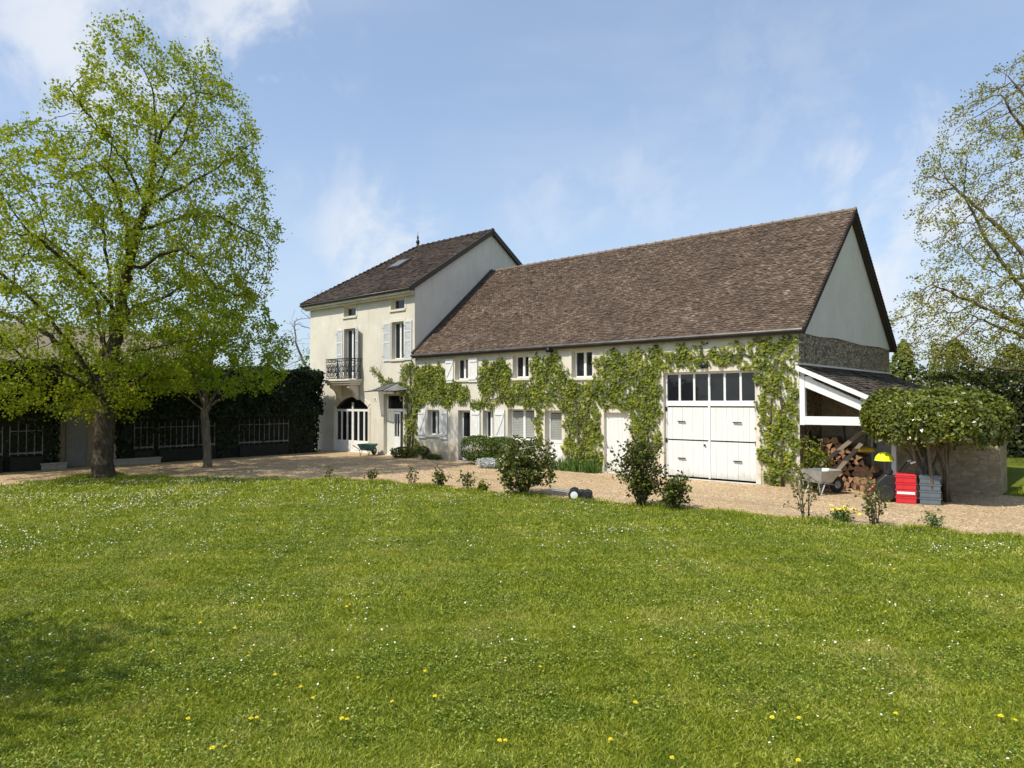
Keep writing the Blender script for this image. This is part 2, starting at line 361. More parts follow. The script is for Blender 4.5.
# ------------------------------------------------------------------ mesh helpers
def tag(o, label=None, cat=None, group=None, kind=None):
    if label: o['label'] = label
    if cat: o['category'] = cat
    if group: o['group'] = group
    if kind: o['kind'] = kind
    return o
def empty(name, loc, label, cat, group=None, rz=0.0):
    o = bpy.data.objects.new(name, None); C.objects.link(o)
    o.location = loc; o.rotation_euler = (0, 0, rz); o.empty_display_size = .2
    return tag(o, label, cat, group)
class MB:
    """collects shapes, then links them as ONE mesh object"""
    def __init__(s): s.v = []; s.f = []; s.m = []; s.cur = 0
    def add(s, vs, fs):
        b = len(s.v); s.v.extend([tuple(map(float, v)) for v in vs])
        for f in fs: s.f.append([i + b for i in f]); s.m.append(s.cur)
        return s
    def box(s, x0, x1, y0, y1, z0, z1):
        return s.add([(x0, y0, z0), (x1, y0, z0), (x1, y1, z0), (x0, y1, z0), (x0, y0, z1), (x1, y0, z1), (x1, y1, z1), (x0, y1, z1)],
                     [(0, 3, 2, 1), (4, 5, 6, 7), (0, 1, 5, 4), (1, 2, 6, 5), (2, 3, 7, 6), (3, 0, 4, 7)])
    def quad(s, *p): return s.add(p, [tuple(range(len(p)))])
    def slab(s, poly, d):
        """polygon (3-D points) thickened along vector d"""
        n = len(poly); q = [tuple(np.array(p, float) + np.array(d, float)) for p in poly]
        return s.add(list(poly) + q, [tuple(range(n))[::-1], tuple(range(n, 2 * n))] + [(i, (i + 1) % n, n + (i + 1) % n, n + i) for i in range(n)])
    def bar(s, a, b, w, h, up=(0, 0, 1)):
        a = np.array(a, float); b = np.array(b, float); d = b - a; d /= np.linalg.norm(d)
        x = np.cross(d, up); x /= np.linalg.norm(x); y = np.cross(x, d)
        vs = [p + x * sx * w / 2 + y * sy * h / 2 for p in (a, b) for sx, sy in ((-1, -1), (1, -1), (1, 1), (-1, 1))]
        return s.add(vs, [(0, 1, 2, 3), (7, 6, 5, 4), (0, 4, 5, 1), (1, 5, 6, 2), (2, 6, 7, 3), (3, 7, 4, 0)])
    def tube(s, pts, r, n=8, cap=True):
        pts = [np.array(p, float) for p in pts]; k = len(pts)
        rs = r if hasattr(r, '__len__') else [r] * k
        vs = []; fs = []; prev = None
        for i, p in enumerate(pts):
            d = pts[min(i + 1, k - 1)] - pts[max(i - 1, 0)]; d = d / (np.linalg.norm(d) + 1e-9)
            if prev is None: x = np.cross(d, (0, 0, 1) if abs(d[2]) < .9 else (1, 0, 0))
            else: x = prev - d * np.dot(prev, d)
            x = x / (np.linalg.norm(x) + 1e-9); prev = x; y = np.cross(d, x)
            vs += [p + (x * math.cos(a) + y * math.sin(a)) * rs[i] for a in np.linspace(0, 2 * math.pi, n, endpoint=False)]
        for i in range(k - 1):
            fs += [(i * n + j, i * n + (j + 1) % n, (i + 1) * n + (j + 1) % n, (i + 1) * n + j) for j in range(n)]
        if cap: fs += [tuple(range(n))[::-1], tuple(range((k - 1) * n, k * n))]
        return s.add(vs, fs)
    def lathe(s, prof, c=(0, 0, 0), n=20, axis='z'):
        vs = []; fs = []
        for r, z in prof:
            for a in np.linspace(0, 2 * math.pi, n, endpoint=False):
                q = (r * math.cos(a), r * math.sin(a), z)
                if axis == 'x': q = (q[2], q[0], q[1])
                if axis == 'y': q = (q[0], q[2], q[1])
                vs.append((q[0] + c[0], q[1] + c[1], q[2] + c[2]))
        for i in range(len(prof) - 1):
            fs += [(i * n + j, i * n + (j + 1) % n, (i + 1) * n + (j + 1) % n, (i + 1) * n + j) for j in range(n)]
        fs += [tuple(range(n))[::-1], tuple(range((len(prof) - 1) * n, len(prof) * n))]
        return s.add(vs, fs)
    def build(s, name, mats, parent=None, smooth=False, bevel=0.0, loc=None):
        me = bpy.data.meshes.new(name); me.from_pydata(s.v, [], s.f)
        for m in (mats if isinstance(mats, (list, tuple)) else [mats]): me.materials.append(m)
        me.polygons.foreach_set('material_index', s.m)
        if smooth: me.polygons.foreach_set('use_smooth', [True] * len(s.f))
        me.update()
        o = bpy.data.objects.new(name, me); C.objects.link(o)
        if parent: o.parent = parent
        if loc is not None: o.location = loc
        if bevel:
            b = o.modifiers.new('bevel', 'BEVEL'); b.width = bevel; b.segments = 2; b.limit_method = 'ANGLE'
        return o
def quadmesh(name, verts, mat, parent=None, n=4):
    """verts: (k, n, 3) array of separate n-gons"""
    k = len(verts); me = bpy.data.meshes.new(name)
    me.vertices.add(k * n); me.vertices.foreach_set('co', np.ascontiguousarray(verts, dtype=np.float32).ravel())
    me.loops.add(k * n); me.loops.foreach_set('vertex_index', np.arange(k * n, dtype=np.int32))
    me.polygons.add(k); me.polygons.foreach_set('loop_start', np.arange(0, k * n, n, dtype=np.int32))
    me.polygons.foreach_set('loop_total', np.full(k, n, dtype=np.int32))
    me.materials.append(mat); me.update(calc_edges=True)
    o = bpy.data.objects.new(name, me); C.objects.link(o)
    if parent: o.parent = parent
    return o
def unit(a): return a / (np.linalg.norm(a, axis=-1, keepdims=True) + 1e-9)
def leaf_quads(cen, size, nrm=None, spread=1.0, aspect=.62, smin=.6, r=None):
    """kite-shaped leaves at cen; nrm = preferred facing"""
    r = r or rng; k = len(cen)
    d = unit(r.normal(size=(k, 3)))
    if nrm is not None: d = unit(nrm + d * spread)
    x = unit(np.cross(d, unit(r.normal(size=(k, 3))))); y = np.cross(d, x)
    s = size * (smin + (1 - smin) * 2 * r.random((k, 1)))
    L = s * .5; W = s * .5 * aspect
    fold = d * s * .12 * r.normal(size=(k, 1))
    return np.stack([cen - x * L, cen + y * W - x * L * .15 + fold, cen + x * L, cen - y * W - x * L * .15 + fold], 1)

# ------------------------------------------------------------------ tree growing
def colonize(lines, attract, di, dk, step, maxit=90, trop=(0, 0, 0.0), jit=.12, r=None):
    r = r or rng
    P = []; par = []
    for ln, pi in lines:                                   # given limbs, resampled
        ln = [np.array(q, float) for q in ln]
        last = pi if pi is None or pi >= 0 else None
        if pi == 'near' or pi is None: pass
        prev = None
        if len(P) and pi is not None:
            prev = int(np.argmin(np.linalg.norm(np.array(P) - ln[0], axis=1)))
        for a, b in zip(ln[:-1], ln[1:]):
            n = max(1, int(np.linalg.norm(b - a) / step))
            for i in range(n):
                q = a + (b - a) * (i / n)
                if prev is not None and i == 0 and a is ln[0]: continue
                P.append(q + (r.normal(size=3) * step * .10 if prev is not None else 0)); par.append(-1 if prev is None else prev); prev = len(P) - 1
        P.append(ln[-1]); par.append(prev); prev = len(P) - 1
    P = np.array(P); par = list(par)
    A = np.array(attract)
    nd = np.full(len(A), 1e9); ni = np.zeros(len(A), int)
    def upd(Q, off):
        for s in range(0, len(Q), 400):
            D = np.linalg.norm(A[:, None] - Q[None, s:s + 400], axis=2)
            j = D.argmin(1); dm = D[np.arange(len(A)), j]
            b = dm < nd; nd[b] = dm[b]; ni[b] = j[b] + off + s
    upd(P, 0)
    alive = nd > dk
    trop = np.array(trop, float)
    for it in range(maxit):
        act = alive & (nd < di)
        if not act.any():
            if alive.any(): di *= 1.3; 
            if di > 12 or not alive.any(): break
            continue
        idx = ni[act]; dirs = unit(A[act] - P[idx])
        u, inv = np.unique(idx, return_inverse=True)
        S = np.zeros((len(u), 3)); np.add.at(S, inv, dirs)
        S = unit(unit(S) + trop + r.normal(size=S.shape) * jit)
        Q = P[u] + S * step
        off = len(P); P = np.vstack([P, Q]); par += list(u)
        upd(Q, off)
        alive &= nd > dk
        # drop attractors that keep circling
        if it > 8: alive &= r.random(len(A)) > .01
        if len(P) > 34000: break
    return P, np.array(par)
def tree_radii(P, par, R0, r_tip):
    n = len(P); tips = np.zeros(n); has = np.zeros(n, bool)
    has[par[par >= 0]] = True
    tips[~has] = 1
    for i in range(n - 1, 0, -1):
        if par[i] >= 0: tips[par[i]] += tips[i]
    p = math.log(max(2, tips[0])) / math.log(R0 / r_tip)
    return r_tip * np.maximum(tips, 1) ** (1 / p), tips
def branch_mesh(name, P, par, rad, mat, parent, flare=0.0, minr=0.0):
    MBv = []; MBf = []
    n = len(P); base = 0
    child_main = {}
    for i in range(n):
        q = par[i]
        if q >= 0 and (q not in child_main or rad[i] > rad[child_main[q]]): child_main[q] = i
    for i in range(1, n):
        q = par[i]
        if q < 0: continue
        a, b = P[q], P[i]
        d = b - a; L = np.linalg.norm(d)
        if L < 1e-6: continue
        d /= L
        da = d
        if par[q] >= 0:
            d0 = P[q] - P[par[q]]; d0 /= np.linalg.norm(d0) + 1e-9
            da = unit((d + d0)[None])[0] if child_main.get(q) == i else d
        c = child_main.get(i)
        db = d
        if c is not None:
            d1 = P[c] - P[i]; d1 /= np.linalg.norm(d1) + 1e-9; db = unit((d + d1)[None])[0]
        ra = rad[q] if child_main.get(q) == i else min(rad[q], rad[i] * 1.15)
        rb = rad[i]
        if flare:
            ra *= 1 + flare * math.exp(-max(a[2] - P[0][2], 0) / .28); rb *= 1 + flare * math.exp(-max(b[2] - P[0][2], 0) / .28)
        k = 12 if rb > .15 else (7 if rb > .04 else (5 if rb > .018 else 3))
        ang = np.linspace(0, 2 * math.pi, k, endpoint=False)
        for (p, r_, dd) in ((a, ra, da), (b, rb, db)):
            ref = np.array([1.0, .13, 0]) if abs(dd[0]) < .8 else np.array([0, 1.0, .1])
            x = np.cross(dd, ref); x /= np.linalg.norm(x); y = np.cross(dd, x)
            rr = r_ * (1 + (.07 * np.sin(ang * 5 + 1) + .05 * np.sin(ang * 3)) * (1 if r_ > .15 else 0))
            MBv.append(p + np.cos(ang)[:, None] * x * rr[:, None] + np.sin(ang)[:, None] * y * rr[:, None])
        # the two rings share a frame reference; twist stays small
        for j in range(k): MBf.append((base + j, base + (j + 1) % k, base + k + (j + 1) % k, base + k + j))
        base += 2 * k
    me = bpy.data.meshes.new(name); me.from_pydata(np.vstack(MBv).tolist(), [], MBf)
    me.polygons.foreach_set('use_smooth', [True] * len(MBf)); me.materials.append(mat); me.update()
    o = bpy.data.objects.new(name, me); C.objects.link(o); o.parent = parent
    return o
def crown_leaves(P, par, rad, tips, per, spread, size, rmax, mat, parent, up=.5, maxn=200000, r=None, name='crown'):
    r = r or rng
    sel = np.where(rad <= rmax)[0]
    cen = np.repeat(P[sel], per, 0) + r.normal(size=(len(sel) * per, 3)) * spread
    keep = r.random(len(cen)) < min(1, maxn / len(cen)); cen = cen[keep]
    nr = np.tile(np.array([[0, 0, up]]), (len(cen), 1))
    return quadmesh(name, leaf_quads(cen, size, nr, 1.0, .72, r=r), mat, parent)
def envelope_points(n, sil, base_px, base_py, mpp, squash, r, shell=.0, zmin=None):
    """points in a crown; the silhouette rows are (height, left, right) round the trunk in metres"""
    zs = np.array([s[0] for s in sil]); lo = np.array([s[1] for s in sil]); hi = np.array([s[2] for s in sil])
    o = np.argsort(zs); zs, lo, hi = zs[o], lo[o], hi[o]
    out = []
    wmax = (hi - lo).max()
    while len(out) < n:
        z = r.uniform(zs[0], zs[-1]); l = np.interp(z, zs, lo); h = np.interp(z, zs, hi)
        if r.random() > ((h - l) / wmax) ** 1.6: continue
        q = r.normal(size=2); q /= np.linalg.norm(q); q *= math.sqrt(r.random()) if r.random() > shell else r.uniform(.75, 1)
        out.append(((l + h) / 2 + q[0] * (h - l) / 2, q[1] * (h - l) / 2 * squash, z))
    return np.array(out)
def clump(P, s, cut, ph):
    x, y, z = P.T
    f = np.sin(x * s + ph) * np.cos(y * s * 1.1 + ph * 2) + np.sin(z * s * 1.2 + ph * 3 + x * .5) * np.cos(x * s * .8 - y * s * .6 + ph) + .5 * np.sin(y * s * 2.1 + z * s * 1.7)
    return P[f > cut]
def local(base, abz):
    """(right, depth, up) metres at a base -> world, using fixed ground directions"""
    abz = np.atleast_2d(abz)
    return np.array(base)[None] + abz[:, :1] * RT[None] + abz[:, 1:2] * FH[None] + abz[:, 2:3] * np.array([[0, 0, 1.0]])

# ================================================================== GROUND
g = MB(); g.quad((-900, -900, -.012), (900, -900, -.012), (900, 900, -.012), (-900, 900, -.012))
tag(g.build('ground', M['ground']), kind='structure')
EDGE = [(-16.5, -40), (-16.4, -20), (-16.25, -13.48), (-16.35, -12.11), (-17.0, -11.3), (-17.05, -10.6), (-15.7, -10.1), (-13.78, -9.23), (-10.8, -6.84), (-9.2, -6.4), (-7.66, -6.18), (-5.21, -6.0), (-3.34, -5.72),
        (-.18, -5.19), (1.75, -5.02), (3.36, -4.77), (5.08, -4.39), (9, -3.5), (14, -2.2), (20, 0)]
def smooth_line(pts, n=8, wob=.09, r=np.random.default_rng(3)):
    out = []
    P = np.array(pts, float)
    for i in range(len(P) - 1):
        p0, p1, p2, p3 = P[max(i - 1, 0)], P[i], P[i + 1], P[min(i + 2, len(P) - 1)]
        for k in range(n):
            t = k / n
            q = .5 * ((2 * p1) + (-p0 + p2) * t + (2 * p0 - 5 * p1 + 4 * p2 - p3) * t * t + (-p0 + 3 * p1 - 3 * p2 + p3) * t ** 3)
            out.append(q + r.normal(size=2) * wob)
    out.append(P[-1]); return np.array(out)
EL = smooth_line(EDGE)
poly = [(x, y, -.004) for x, y in EL] + [(20, 3.2, -.004), (9, 2.3, -.004), (5.2, 1.5, -.004), (4.2, 1.75, -.004), (4.0, 1.68, -.004), (0.05, 1.68, -.004), (.05, .12, -.004), (-23.5, .12, -.004), (-23.5, -40, -.004)]
tag(MB().quad(*poly).build('gravel_drive', M['gravel']), kind='structure')

# ================================================================== WALL HELPERS
def wall_with_openings(mb, x0, x1, z0, z1, ops, y=0.0, depth=.3):
    xs = sorted({x0, x1} | {o[0] for o in ops} | {o[1] for o in ops}); zs = sorted({z0, z1} | {o[2] for o in ops} | {o[3] for o in ops})
    xs = [x for x in xs if x0 <= x <= x1]; zs = [z for z in zs if z0 <= z <= z1]
    for a, b in zip(xs[:-1], xs[1:]):
        for c, d in zip(zs[:-1], zs[1:]):
            mx, mz = (a + b) / 2, (c + d) / 2
            if any(o[0] < mx < o[1] and o[2] < mz < o[3] for o in ops): continue
            mb.quad((a, y, c), (b, y, c), (b, y, d), (a, y, d))
    for a, b, c, d in ops:
        mb.quad((a, y, c), (a, y, d), (a, y + depth, d), (a, y + depth, c))
        mb.quad((b, y, c), (b, y + depth, c), (b, y + depth, d), (b, y, d))
        mb.quad((a, y, d), (b, y, d), (b, y + depth, d), (a, y + depth, d))
        mb.quad((a, y, c), (a, y + depth, c), (b, y + depth, c), (b, y, c))
def tiles(mb, P0, U, V, du, dv, tw, th, exposed, clip=None, r=None, lift=.045):
    """rows of thin tiles on the plane P0 + u*U + v*V"""
    r = r or rng; U = np.array(U, float); V = np.array(V, float); Nn = np.cross(U, V); P0 = np.array(P0, float)
    row = 0; v = 0.0
    while v < dv - exposed * .3:
        off = (row % 2) * tw * .5
        u = -off
        while u < du:
            a, b = max(u, 0) + .004, min(u + tw, du) - .004
            if b - a > tw * .2:
                l, h = clip(v + exposed * .5) if clip else (0, du)
                if b > l and a < h:
                    a, b = max(a, l), min(b, h)
                    jv = r.normal() * .007; jl = r.normal() * .005; tw_ = r.normal() * .005
                    v0 = v + jv; v1 = min(v0 + th, dv)
                    t = .016
                    q = []
                    for (uu, vv, hh) in ((a, v0, lift + jl + tw_), (b, v0, lift + jl - tw_), (b, v1, .012), (a, v1, .012)):
                        q.append(P0 + U * uu + V * vv + Nn * (hh + .016 * math.sin(uu * .95 + 1) * math.sin(vv * 1.15 + .5) + .010 * math.sin(uu * 2.3 + vv * 1.7)))
                    lo = [q[0] - Nn * t, q[1] - Nn * t]
                    mb.add(q + lo, [(0, 1, 2, 3), (4, 5, 1, 0)])
            u += tw
        v += exposed; row += 1
def window(parent, x0, x1, z0, z1, y=.19, fr=.055, mull=1, rails=0, sill=True, fmat='white', pmat='glass', name='window'):
    """two-leaf casement set back in its opening"""
    f = MB()
    f.box(x0, x0 + fr, y, y + .06, z0, z1); f.box(x1 - fr, x1, y, y + .06, z0, z1)
    f.box(x0 + fr, x1 - fr, y, y + .06, z1 - fr, z1); f.box(x0 + fr, x1 - fr, y, y + .06, z0, z0 + fr)
    for k in range(mull):
        c = x0 + (x1 - x0) * (k + 1) / (mull + 1)
        f.box(c - .048, c + .048, y - .012, y + .055, z0 + fr, z1 - fr)
    for k in range(rails):
        c = z0 + (z1 - z0) * (k + 1) / (rails + 1)
        f.box(x0 + fr, x1 - fr, y + .005, y + .05, c - .016, c + .016)
    fo = f.build(name, M[fmat], parent)
    MB().box(x0 + fr * .6, x1 - fr * .6, y + .030, y + .042, z0 + fr * .6, z1 - fr * .6).build('pane', M[pmat], fo)
    if sill: MB().box(x0 - .07, x1 + .07, -.055, .18, z0 - .085, z0 + .003).build('sill', M['trim'], fo, bevel=.008)
    return fo
def louvre_shutter(parent, x0, x1, z0, z1, y=-.045):
    s = MB(); fr = .055
    s.box(x0, x0 + fr, y, y + .035, z0, z1); s.box(x1 - fr, x1, y, y + .035, z0, z1)
    for c in (z0 + fr * .6, (z0 + z1) / 2 - .02, z1 - fr * .6, z0 + (z1 - z0) * .74): s.box(x0 + fr, x1 - fr, y, y + .035, c - .035, c + .035)
    n = int((z1 - z0) / .048)
    for k in range(n):
        c = z0 + .05 + (z1 - z0 - .1) * k / (n - 1)
        s.add([(x0 + fr, y + .006, c - .022), (x1 - fr, y + .006, c - .022), (x1 - fr, y + .03, c + .022), (x0 + fr, y + .03, c + .022)], [(0, 1, 2, 3)])
        s.add([(x0 + fr, y + .012, c - .022), (x1 - fr, y + .012, c - .022), (x1 - fr, y + .036, c + .022), (x0 + fr, y + .036, c + .022)], [(3, 2, 1, 0)])
    o = s.build('shutter', M['shutter'], parent)
    for c in (z0 + .2, z1 - .2): MB().box(x0 - .03, x0 + .02, y - .01, y + .01, c - .02, c + .02).build('hinge', M['iron'], o)
    return o
def plank_shutter(parent, x0, x1, z0, z1, y=-.05, flip=False):
    s = MB(); n = 4; wd = (x1 - x0) / n
    for k in range(n): s.box(x0 + k * wd + .003, x0 + (k + 1) * wd - .003, y, y + .028, z0, z1)
    zl, zh = z0 + (z1 - z0) * .14, z0 + (z1 - z0) * .86
    for c in (zl, zh): s.box(x0 + .02, x1 - .02, y - .022, y - .001, c - .04, c + .04)
    a, b = ((x0 + .05, zl + .05), (x1 - .05, zh - .05)) if not flip else ((x1 - .05, zl + .05), (x0 + .05, zh - .05))
    s.bar((a[0], y - .011, a[1]), (b[0], y - .011, b[1]), .075, .02, (0, 1, 0))
    o = s.build('shutter', M['white_wood'], parent)
    MB().box(x0 - .02 if not flip else x1 - .06, x0 + .06 if not flip else x1 + .02, y - .03, y - .023, zl - .012, zl + .012).build('hinge', M['iron'], o)
    return o

# ================================================================== HOUSE
XL, XR, W = -22.73, -15.15, 9.01
HE, HP = 6.80, .649                                     # eaves height at y=-.35, pitch
def hz_(y): return HE + HP * (y + .35) if y < W / 2 else HE + HP * (W + .35 - y)
house = empty('village_house', (0, 0, 0), 'tall cream rendered house with a balcony, grey louvred shutters and a hipped dark tile roof', 'house')
gate = (-20.70, -18.20, .02, 2.45); entry = (-17.11, -15.85, .02, 2.55); bald = (-19.98, -19.12, 3.2, 5.48)
uw = (-16.61, -15.82, 3.98, 5.53); at1 = (-20.0, -19.1, 6.02, 6.47); at2 = (-16.66, -15.78, 6.04, 6.51)
mb = MB(); hops = [gate, entry, bald, uw, at1, at2]
wall_with_openings(mb, XL, XR, -.1, 6.90, hops, 0, .32)
# arch over the gate
xa, xb, zs_, zt = gate[0], gate[1], 2.0, 2.45
arc = []
for k in range(17):
    u = -1 + 2 * k / 16; arc.append((xa + (xb - xa) * (k / 16), zs_ + (zt - zs_) * (1 - u * u) * .995))
for (p, q) in zip(arc[:-1], arc[1:]):
    mb.quad((p[0], 0, p[1]), (q[0], 0, q[1]), (q[0], 0, zt), (p[0], 0, zt))
    mb.quad((p[0], 0, p[1]), (p[0], .32, p[1]), (q[0], .32, q[1]), (q[0], 0, q[1]))
mb.quad((XL, 0, -.1), (XL, 0, 6.90), (XL, W, 6.90), (XL, W, -.1)); mb.quad((XL, W, -.1), (XR, W, -.1), (XR, W, 6.90), (XL, W, 6.90))
mb.build('wall', M['house_wall'], house)
gm = MB(); gx = XR + .004
gm.slab([(gx, 0.002, 0), (gx, W, 0), (gx, W, 6.85), (gx, W / 2, hz_(W / 2) - .16), (gx, 0.002, 6.87)], (-.25, 0, 0))
gm.build('gable_wall', M['grey_render'], house)
tr = MB()
tr.box(XL - .28, XR, -.30, -.003, 6.60, 6.72); tr.box(XL - .2, XR, -.2, -.003, 6.53, 6.597); tr.build('cornice', M['trim'], house, bevel=.03)
tr = MB()
for k in range(16):
    p, q = arc[k], arc[k + 1]; c = (xa + xb) / 2
    def outp(a): return (c + (a[0] - c) * 1.12, a[1] + .14)
    po, qo = outp(p), outp(q)
    tr.slab([(p[0], -.022, p[1]), (q[0], -.022, q[1]), (qo[0], -.022, qo[1]), (po[0], -.022, po[1])], (0, .02, 0))
tr.box(xa - .15, xa, -.022, -.003, 0, 1.99); tr.box(xb, xb + .15, -.022, -.003, 0, 1.99)
tr.build('arch_surround', M['trim'], house)
for (a, b, c, d) in (uw, at1, at2, bald):
    tr = MB(); tr.box(a - .11, a, -.014, -.002, c, d + .12); tr.box(b, b + .11, -.014, -.002, c, d + .12); tr.box(a, b, -.014, -.002, d, d + .12); tr.build('window_surround', M['trim'], house)
tr = MB(); tr.box(entry[0] - .14, entry[0], -.02, -.002, 0, entry[3] + .13); tr.box(entry[1], entry[1] + .14, -.02, -.002, 0, entry[3] + .13); tr.box(entry[0], entry[1], -.02, -.002, entry[3], entry[3] + .13)
tr.build('door_surround', M['trim'], house)
# roof: hipped at the left, gable at the right
RX0, RX1, RY0, RYM, RZ = XL - .30, XR + .10, -.35, W / 2, HE + HP * (W / 2 + .35)
HX = -20.2; RY1 = W + .35
rf = MB(); T = (0, 0, -.11)
rf.slab([(RX0, RY0, HE), (RX1, RY0, HE), (RX1, RYM, RZ), (HX, RYM, RZ)], T)
rf.slab([(RX1, RY1, HE), (RX0, RY1, HE), (HX, RYM, RZ), (RX1, RYM, RZ)], T)
rf.slab([(RX0, RY1, HE), (RX0, RY0, HE), (HX, RYM, RZ)], T)
roof = rf.build('roof', M['soffit'], house)
tm = MB(); sl = math.hypot(RYM - RY0, RZ - HE); V = (0, (RYM - RY0) / sl, (RZ - HE) / sl)
sky0 = (-19.62, -18.25, (2.0 + .35) / V[1], (2.68 + .35) / V[1])
hipc = lambda v: (max(0, (HX - RX0) * v / sl), RX1 - RX0)
tiles(tm, (RX0, RY0, HE), (1, 0, 0), V, RX1 - RX0, sl, .20, .27, .15, hipc, lift=.04)
s2 = math.hypot(HX - RX0, RZ - HE); V2 = ((HX - RX0) / s2, 0, (RZ - HE) / s2)
tiles(tm, (RX0, RY1, HE), (0, -1, 0), V2, RY1 - RY0, s2, .20, .27, .15, lambda v: (v / s2 * (RYM - RY0), RY1 - RY0 - v / s2 * (RYM - RY0)), lift=.04)
tm.build('roof_tiles', M['dark_tile'], roof)
rt = MB()
def ridge_run(mb, a, b, r_, seg=.38):
    a = np.array(a, float); b = np.array(b, float); L = np.linalg.norm(b - a); n = int(L / seg); d = (b - a) / L
    for k in range(n):
        p = a + d * L * k / n; q = a + d * L * (k + 1.06) / n
        mb.tube([p, q - d * .07, q - d * .065, q], [r_, r_ * .96, r_ * 1.28, r_ * 1.28], 9)
ridge_run(rt, (HX, RYM, RZ + .0), (RX1, RYM, RZ + .0), .085); ridge_run(rt, (RX0, RY0, HE + .02), (HX, RYM, RZ + .02), .07); ridge_run(rt, (HX, RYM, RZ + .02), (RX0, RY1, HE + .02), .07)
rt.build('ridge_tiles', M['dark_tile'], roof, smooth=True)
vg = MB()
for y0, y1, z0, z1 in ((RY0, RYM, HE, RZ), (RY1, RYM, HE, RZ)):
    vg.bar((RX1 + .015, y0, z0 - .06), (RX1 + .015, y1, z1 - .06), .05, .2)
vg.build('verge_board', M['soffit'], roof)
gt = MB(); gt.tube([(RX0 - .02, RY0 - .02, HE - .035), (RX1, RY0 - .02, HE - .035)], .035, 8); gt.build('gutter', M['gutter'], roof, smooth=True)
fin = MB(); fin.lathe([(.10, -.15), (.09, 0), (.05, .06), (.085, .16), (.095, .22), (.05, .31), (.03, .36), (.055, .42), (.04, .47), (.012, .56), (.006, .72)], (HX, RYM, RZ + .06), 12)
fin.build('finial', M['iron'], roof, smooth=True)
# skylight, hinged open a little
sx0, sx1 = -19.45, -18.55
def rp(x, y, h=0): return (x, y - h * V[2], HE + HP * (y + .35) + h * V[1])
sk = MB(); sk.slab([rp(sx0, 2.0, .05), rp(sx1, 2.0, .05), rp(sx1, 2.75, .05), rp(sx0, 2.75, .05)], (0, -.06 * V[2], .06 * V[1]))
so = sk.build('skylight', M['gutter'], roof)
MB().slab([rp(sx0 + .08, 2.06, .125), rp(sx1 - .08, 2.06, .125), rp(sx1 - .08, 2.69, .125), rp(sx0 + .08, 2.69, .125)], (0, -.012 * V[2], .012 * V[1])).build('pane', M['glass'], so)
# openings
for q in (at1, at2): window(house, *q, y=.17, mull=0, fr=.07, fmat='cream_wood')
window(house, *uw, y=.17, mull=1)
for a, b in ((-17.14, -16.68), (-15.76, -15.30)): louvre_shutter(house, a, b, 3.92, 5.52)
wd = window(house, *bald, y=.17, mull=1, sill=False, name='balcony_door')
for a, b in ((-20.52, -20.06),): louvre_shutter(house, a, b, 3.24, 5.46)
# right balcony shutter stands half open
s = MB(); o = louvre_shutter(house, 0, .46, 3.24, 5.46, 0); o.location = (-19.08, -.05, 0); o.rotation_euler = (0, 0, R(-24))
# glazed arched gate
gd = MB(); y = .09
x0, x1 = gate[0], gate[1]
gd.box(x0, x1, y, y + .07, 1.80, 1.90)
n = 6; ww = (x1 - x0) / n
for k in range(n + 1):
    c = x0 + k * ww; hw = .05 if k % 3 else .075
    gd.box(max(x0, c - hw), min(x1, c + hw), y + .003, y + .066, .52, 1.797)
gd.box((x0 + x1) / 2 - .05, (x0 + x1) / 2 + .05, y - .01, y + .05, 1.903, 2.2)
for k in range(2):
    a = x0 + k * (x1 - x0) / 2
    gd.box(a + .003, a + (x1 - x0) / 2 - .003, y, y + .06, .02, .517); gd.box(a + .14, a + (x1 - x0) / 2 - .14, y - .02, y - .001, .1, .44)
go = gd.build('arched_gate', M['white'], house, bevel=.006)
pn = MB(); pn.slab([(x0, y + .03, .5), (x1, y + .03, .5)] + [(p[0], y + .03, p[1]) for p in arc[::-1]], (0, .012, 0)); pn.build('pane', M['glass'], go)
# entrance
x0, x1 = entry[0], entry[1]; y = .13; ed = MB()
ed.box(x0, x0 + .09, y, y + .08, .02, 2.55); ed.box(x1 - .09, x1, y, y + .08, .02, 2.55); ed.box(x0 + .09, x1 - .09, y, y + .08, 1.82, 1.93); ed.box(x0 + .09, x1 - .09, y, y + .08, 2.48, 2.55)
ed.box(x0 + .09, x0 + .47, y + .01, y + .06, .02, 1.82)
eo = ed.build('entrance_door', M['cream_wood'], house)
lf = MB(); lf.box(x0 + .52, x0 + .57, y - .03, y + .03, .02, 1.8); lf.box(x0 + .88, x0 + .94, y - .03, y + .03, .02, 1.8); lf.box(x0 + .57, x0 + .88, y - .03, y + .03, .02, .78); lf.box(x0 + .57, x0 + .88, y - .03, y + .03, 1.72, 1.8); lf.box(x0 + .71, x0 + .74, y - .025, y + .025, .78, 1.72)
lf.build('door_leaf', M['white'], eo, bevel=.005)
MB().box(x0 + .09, x1 - .09, y + .05, y + .07, .02, 2.5).build('pane', M['glass'], eo)
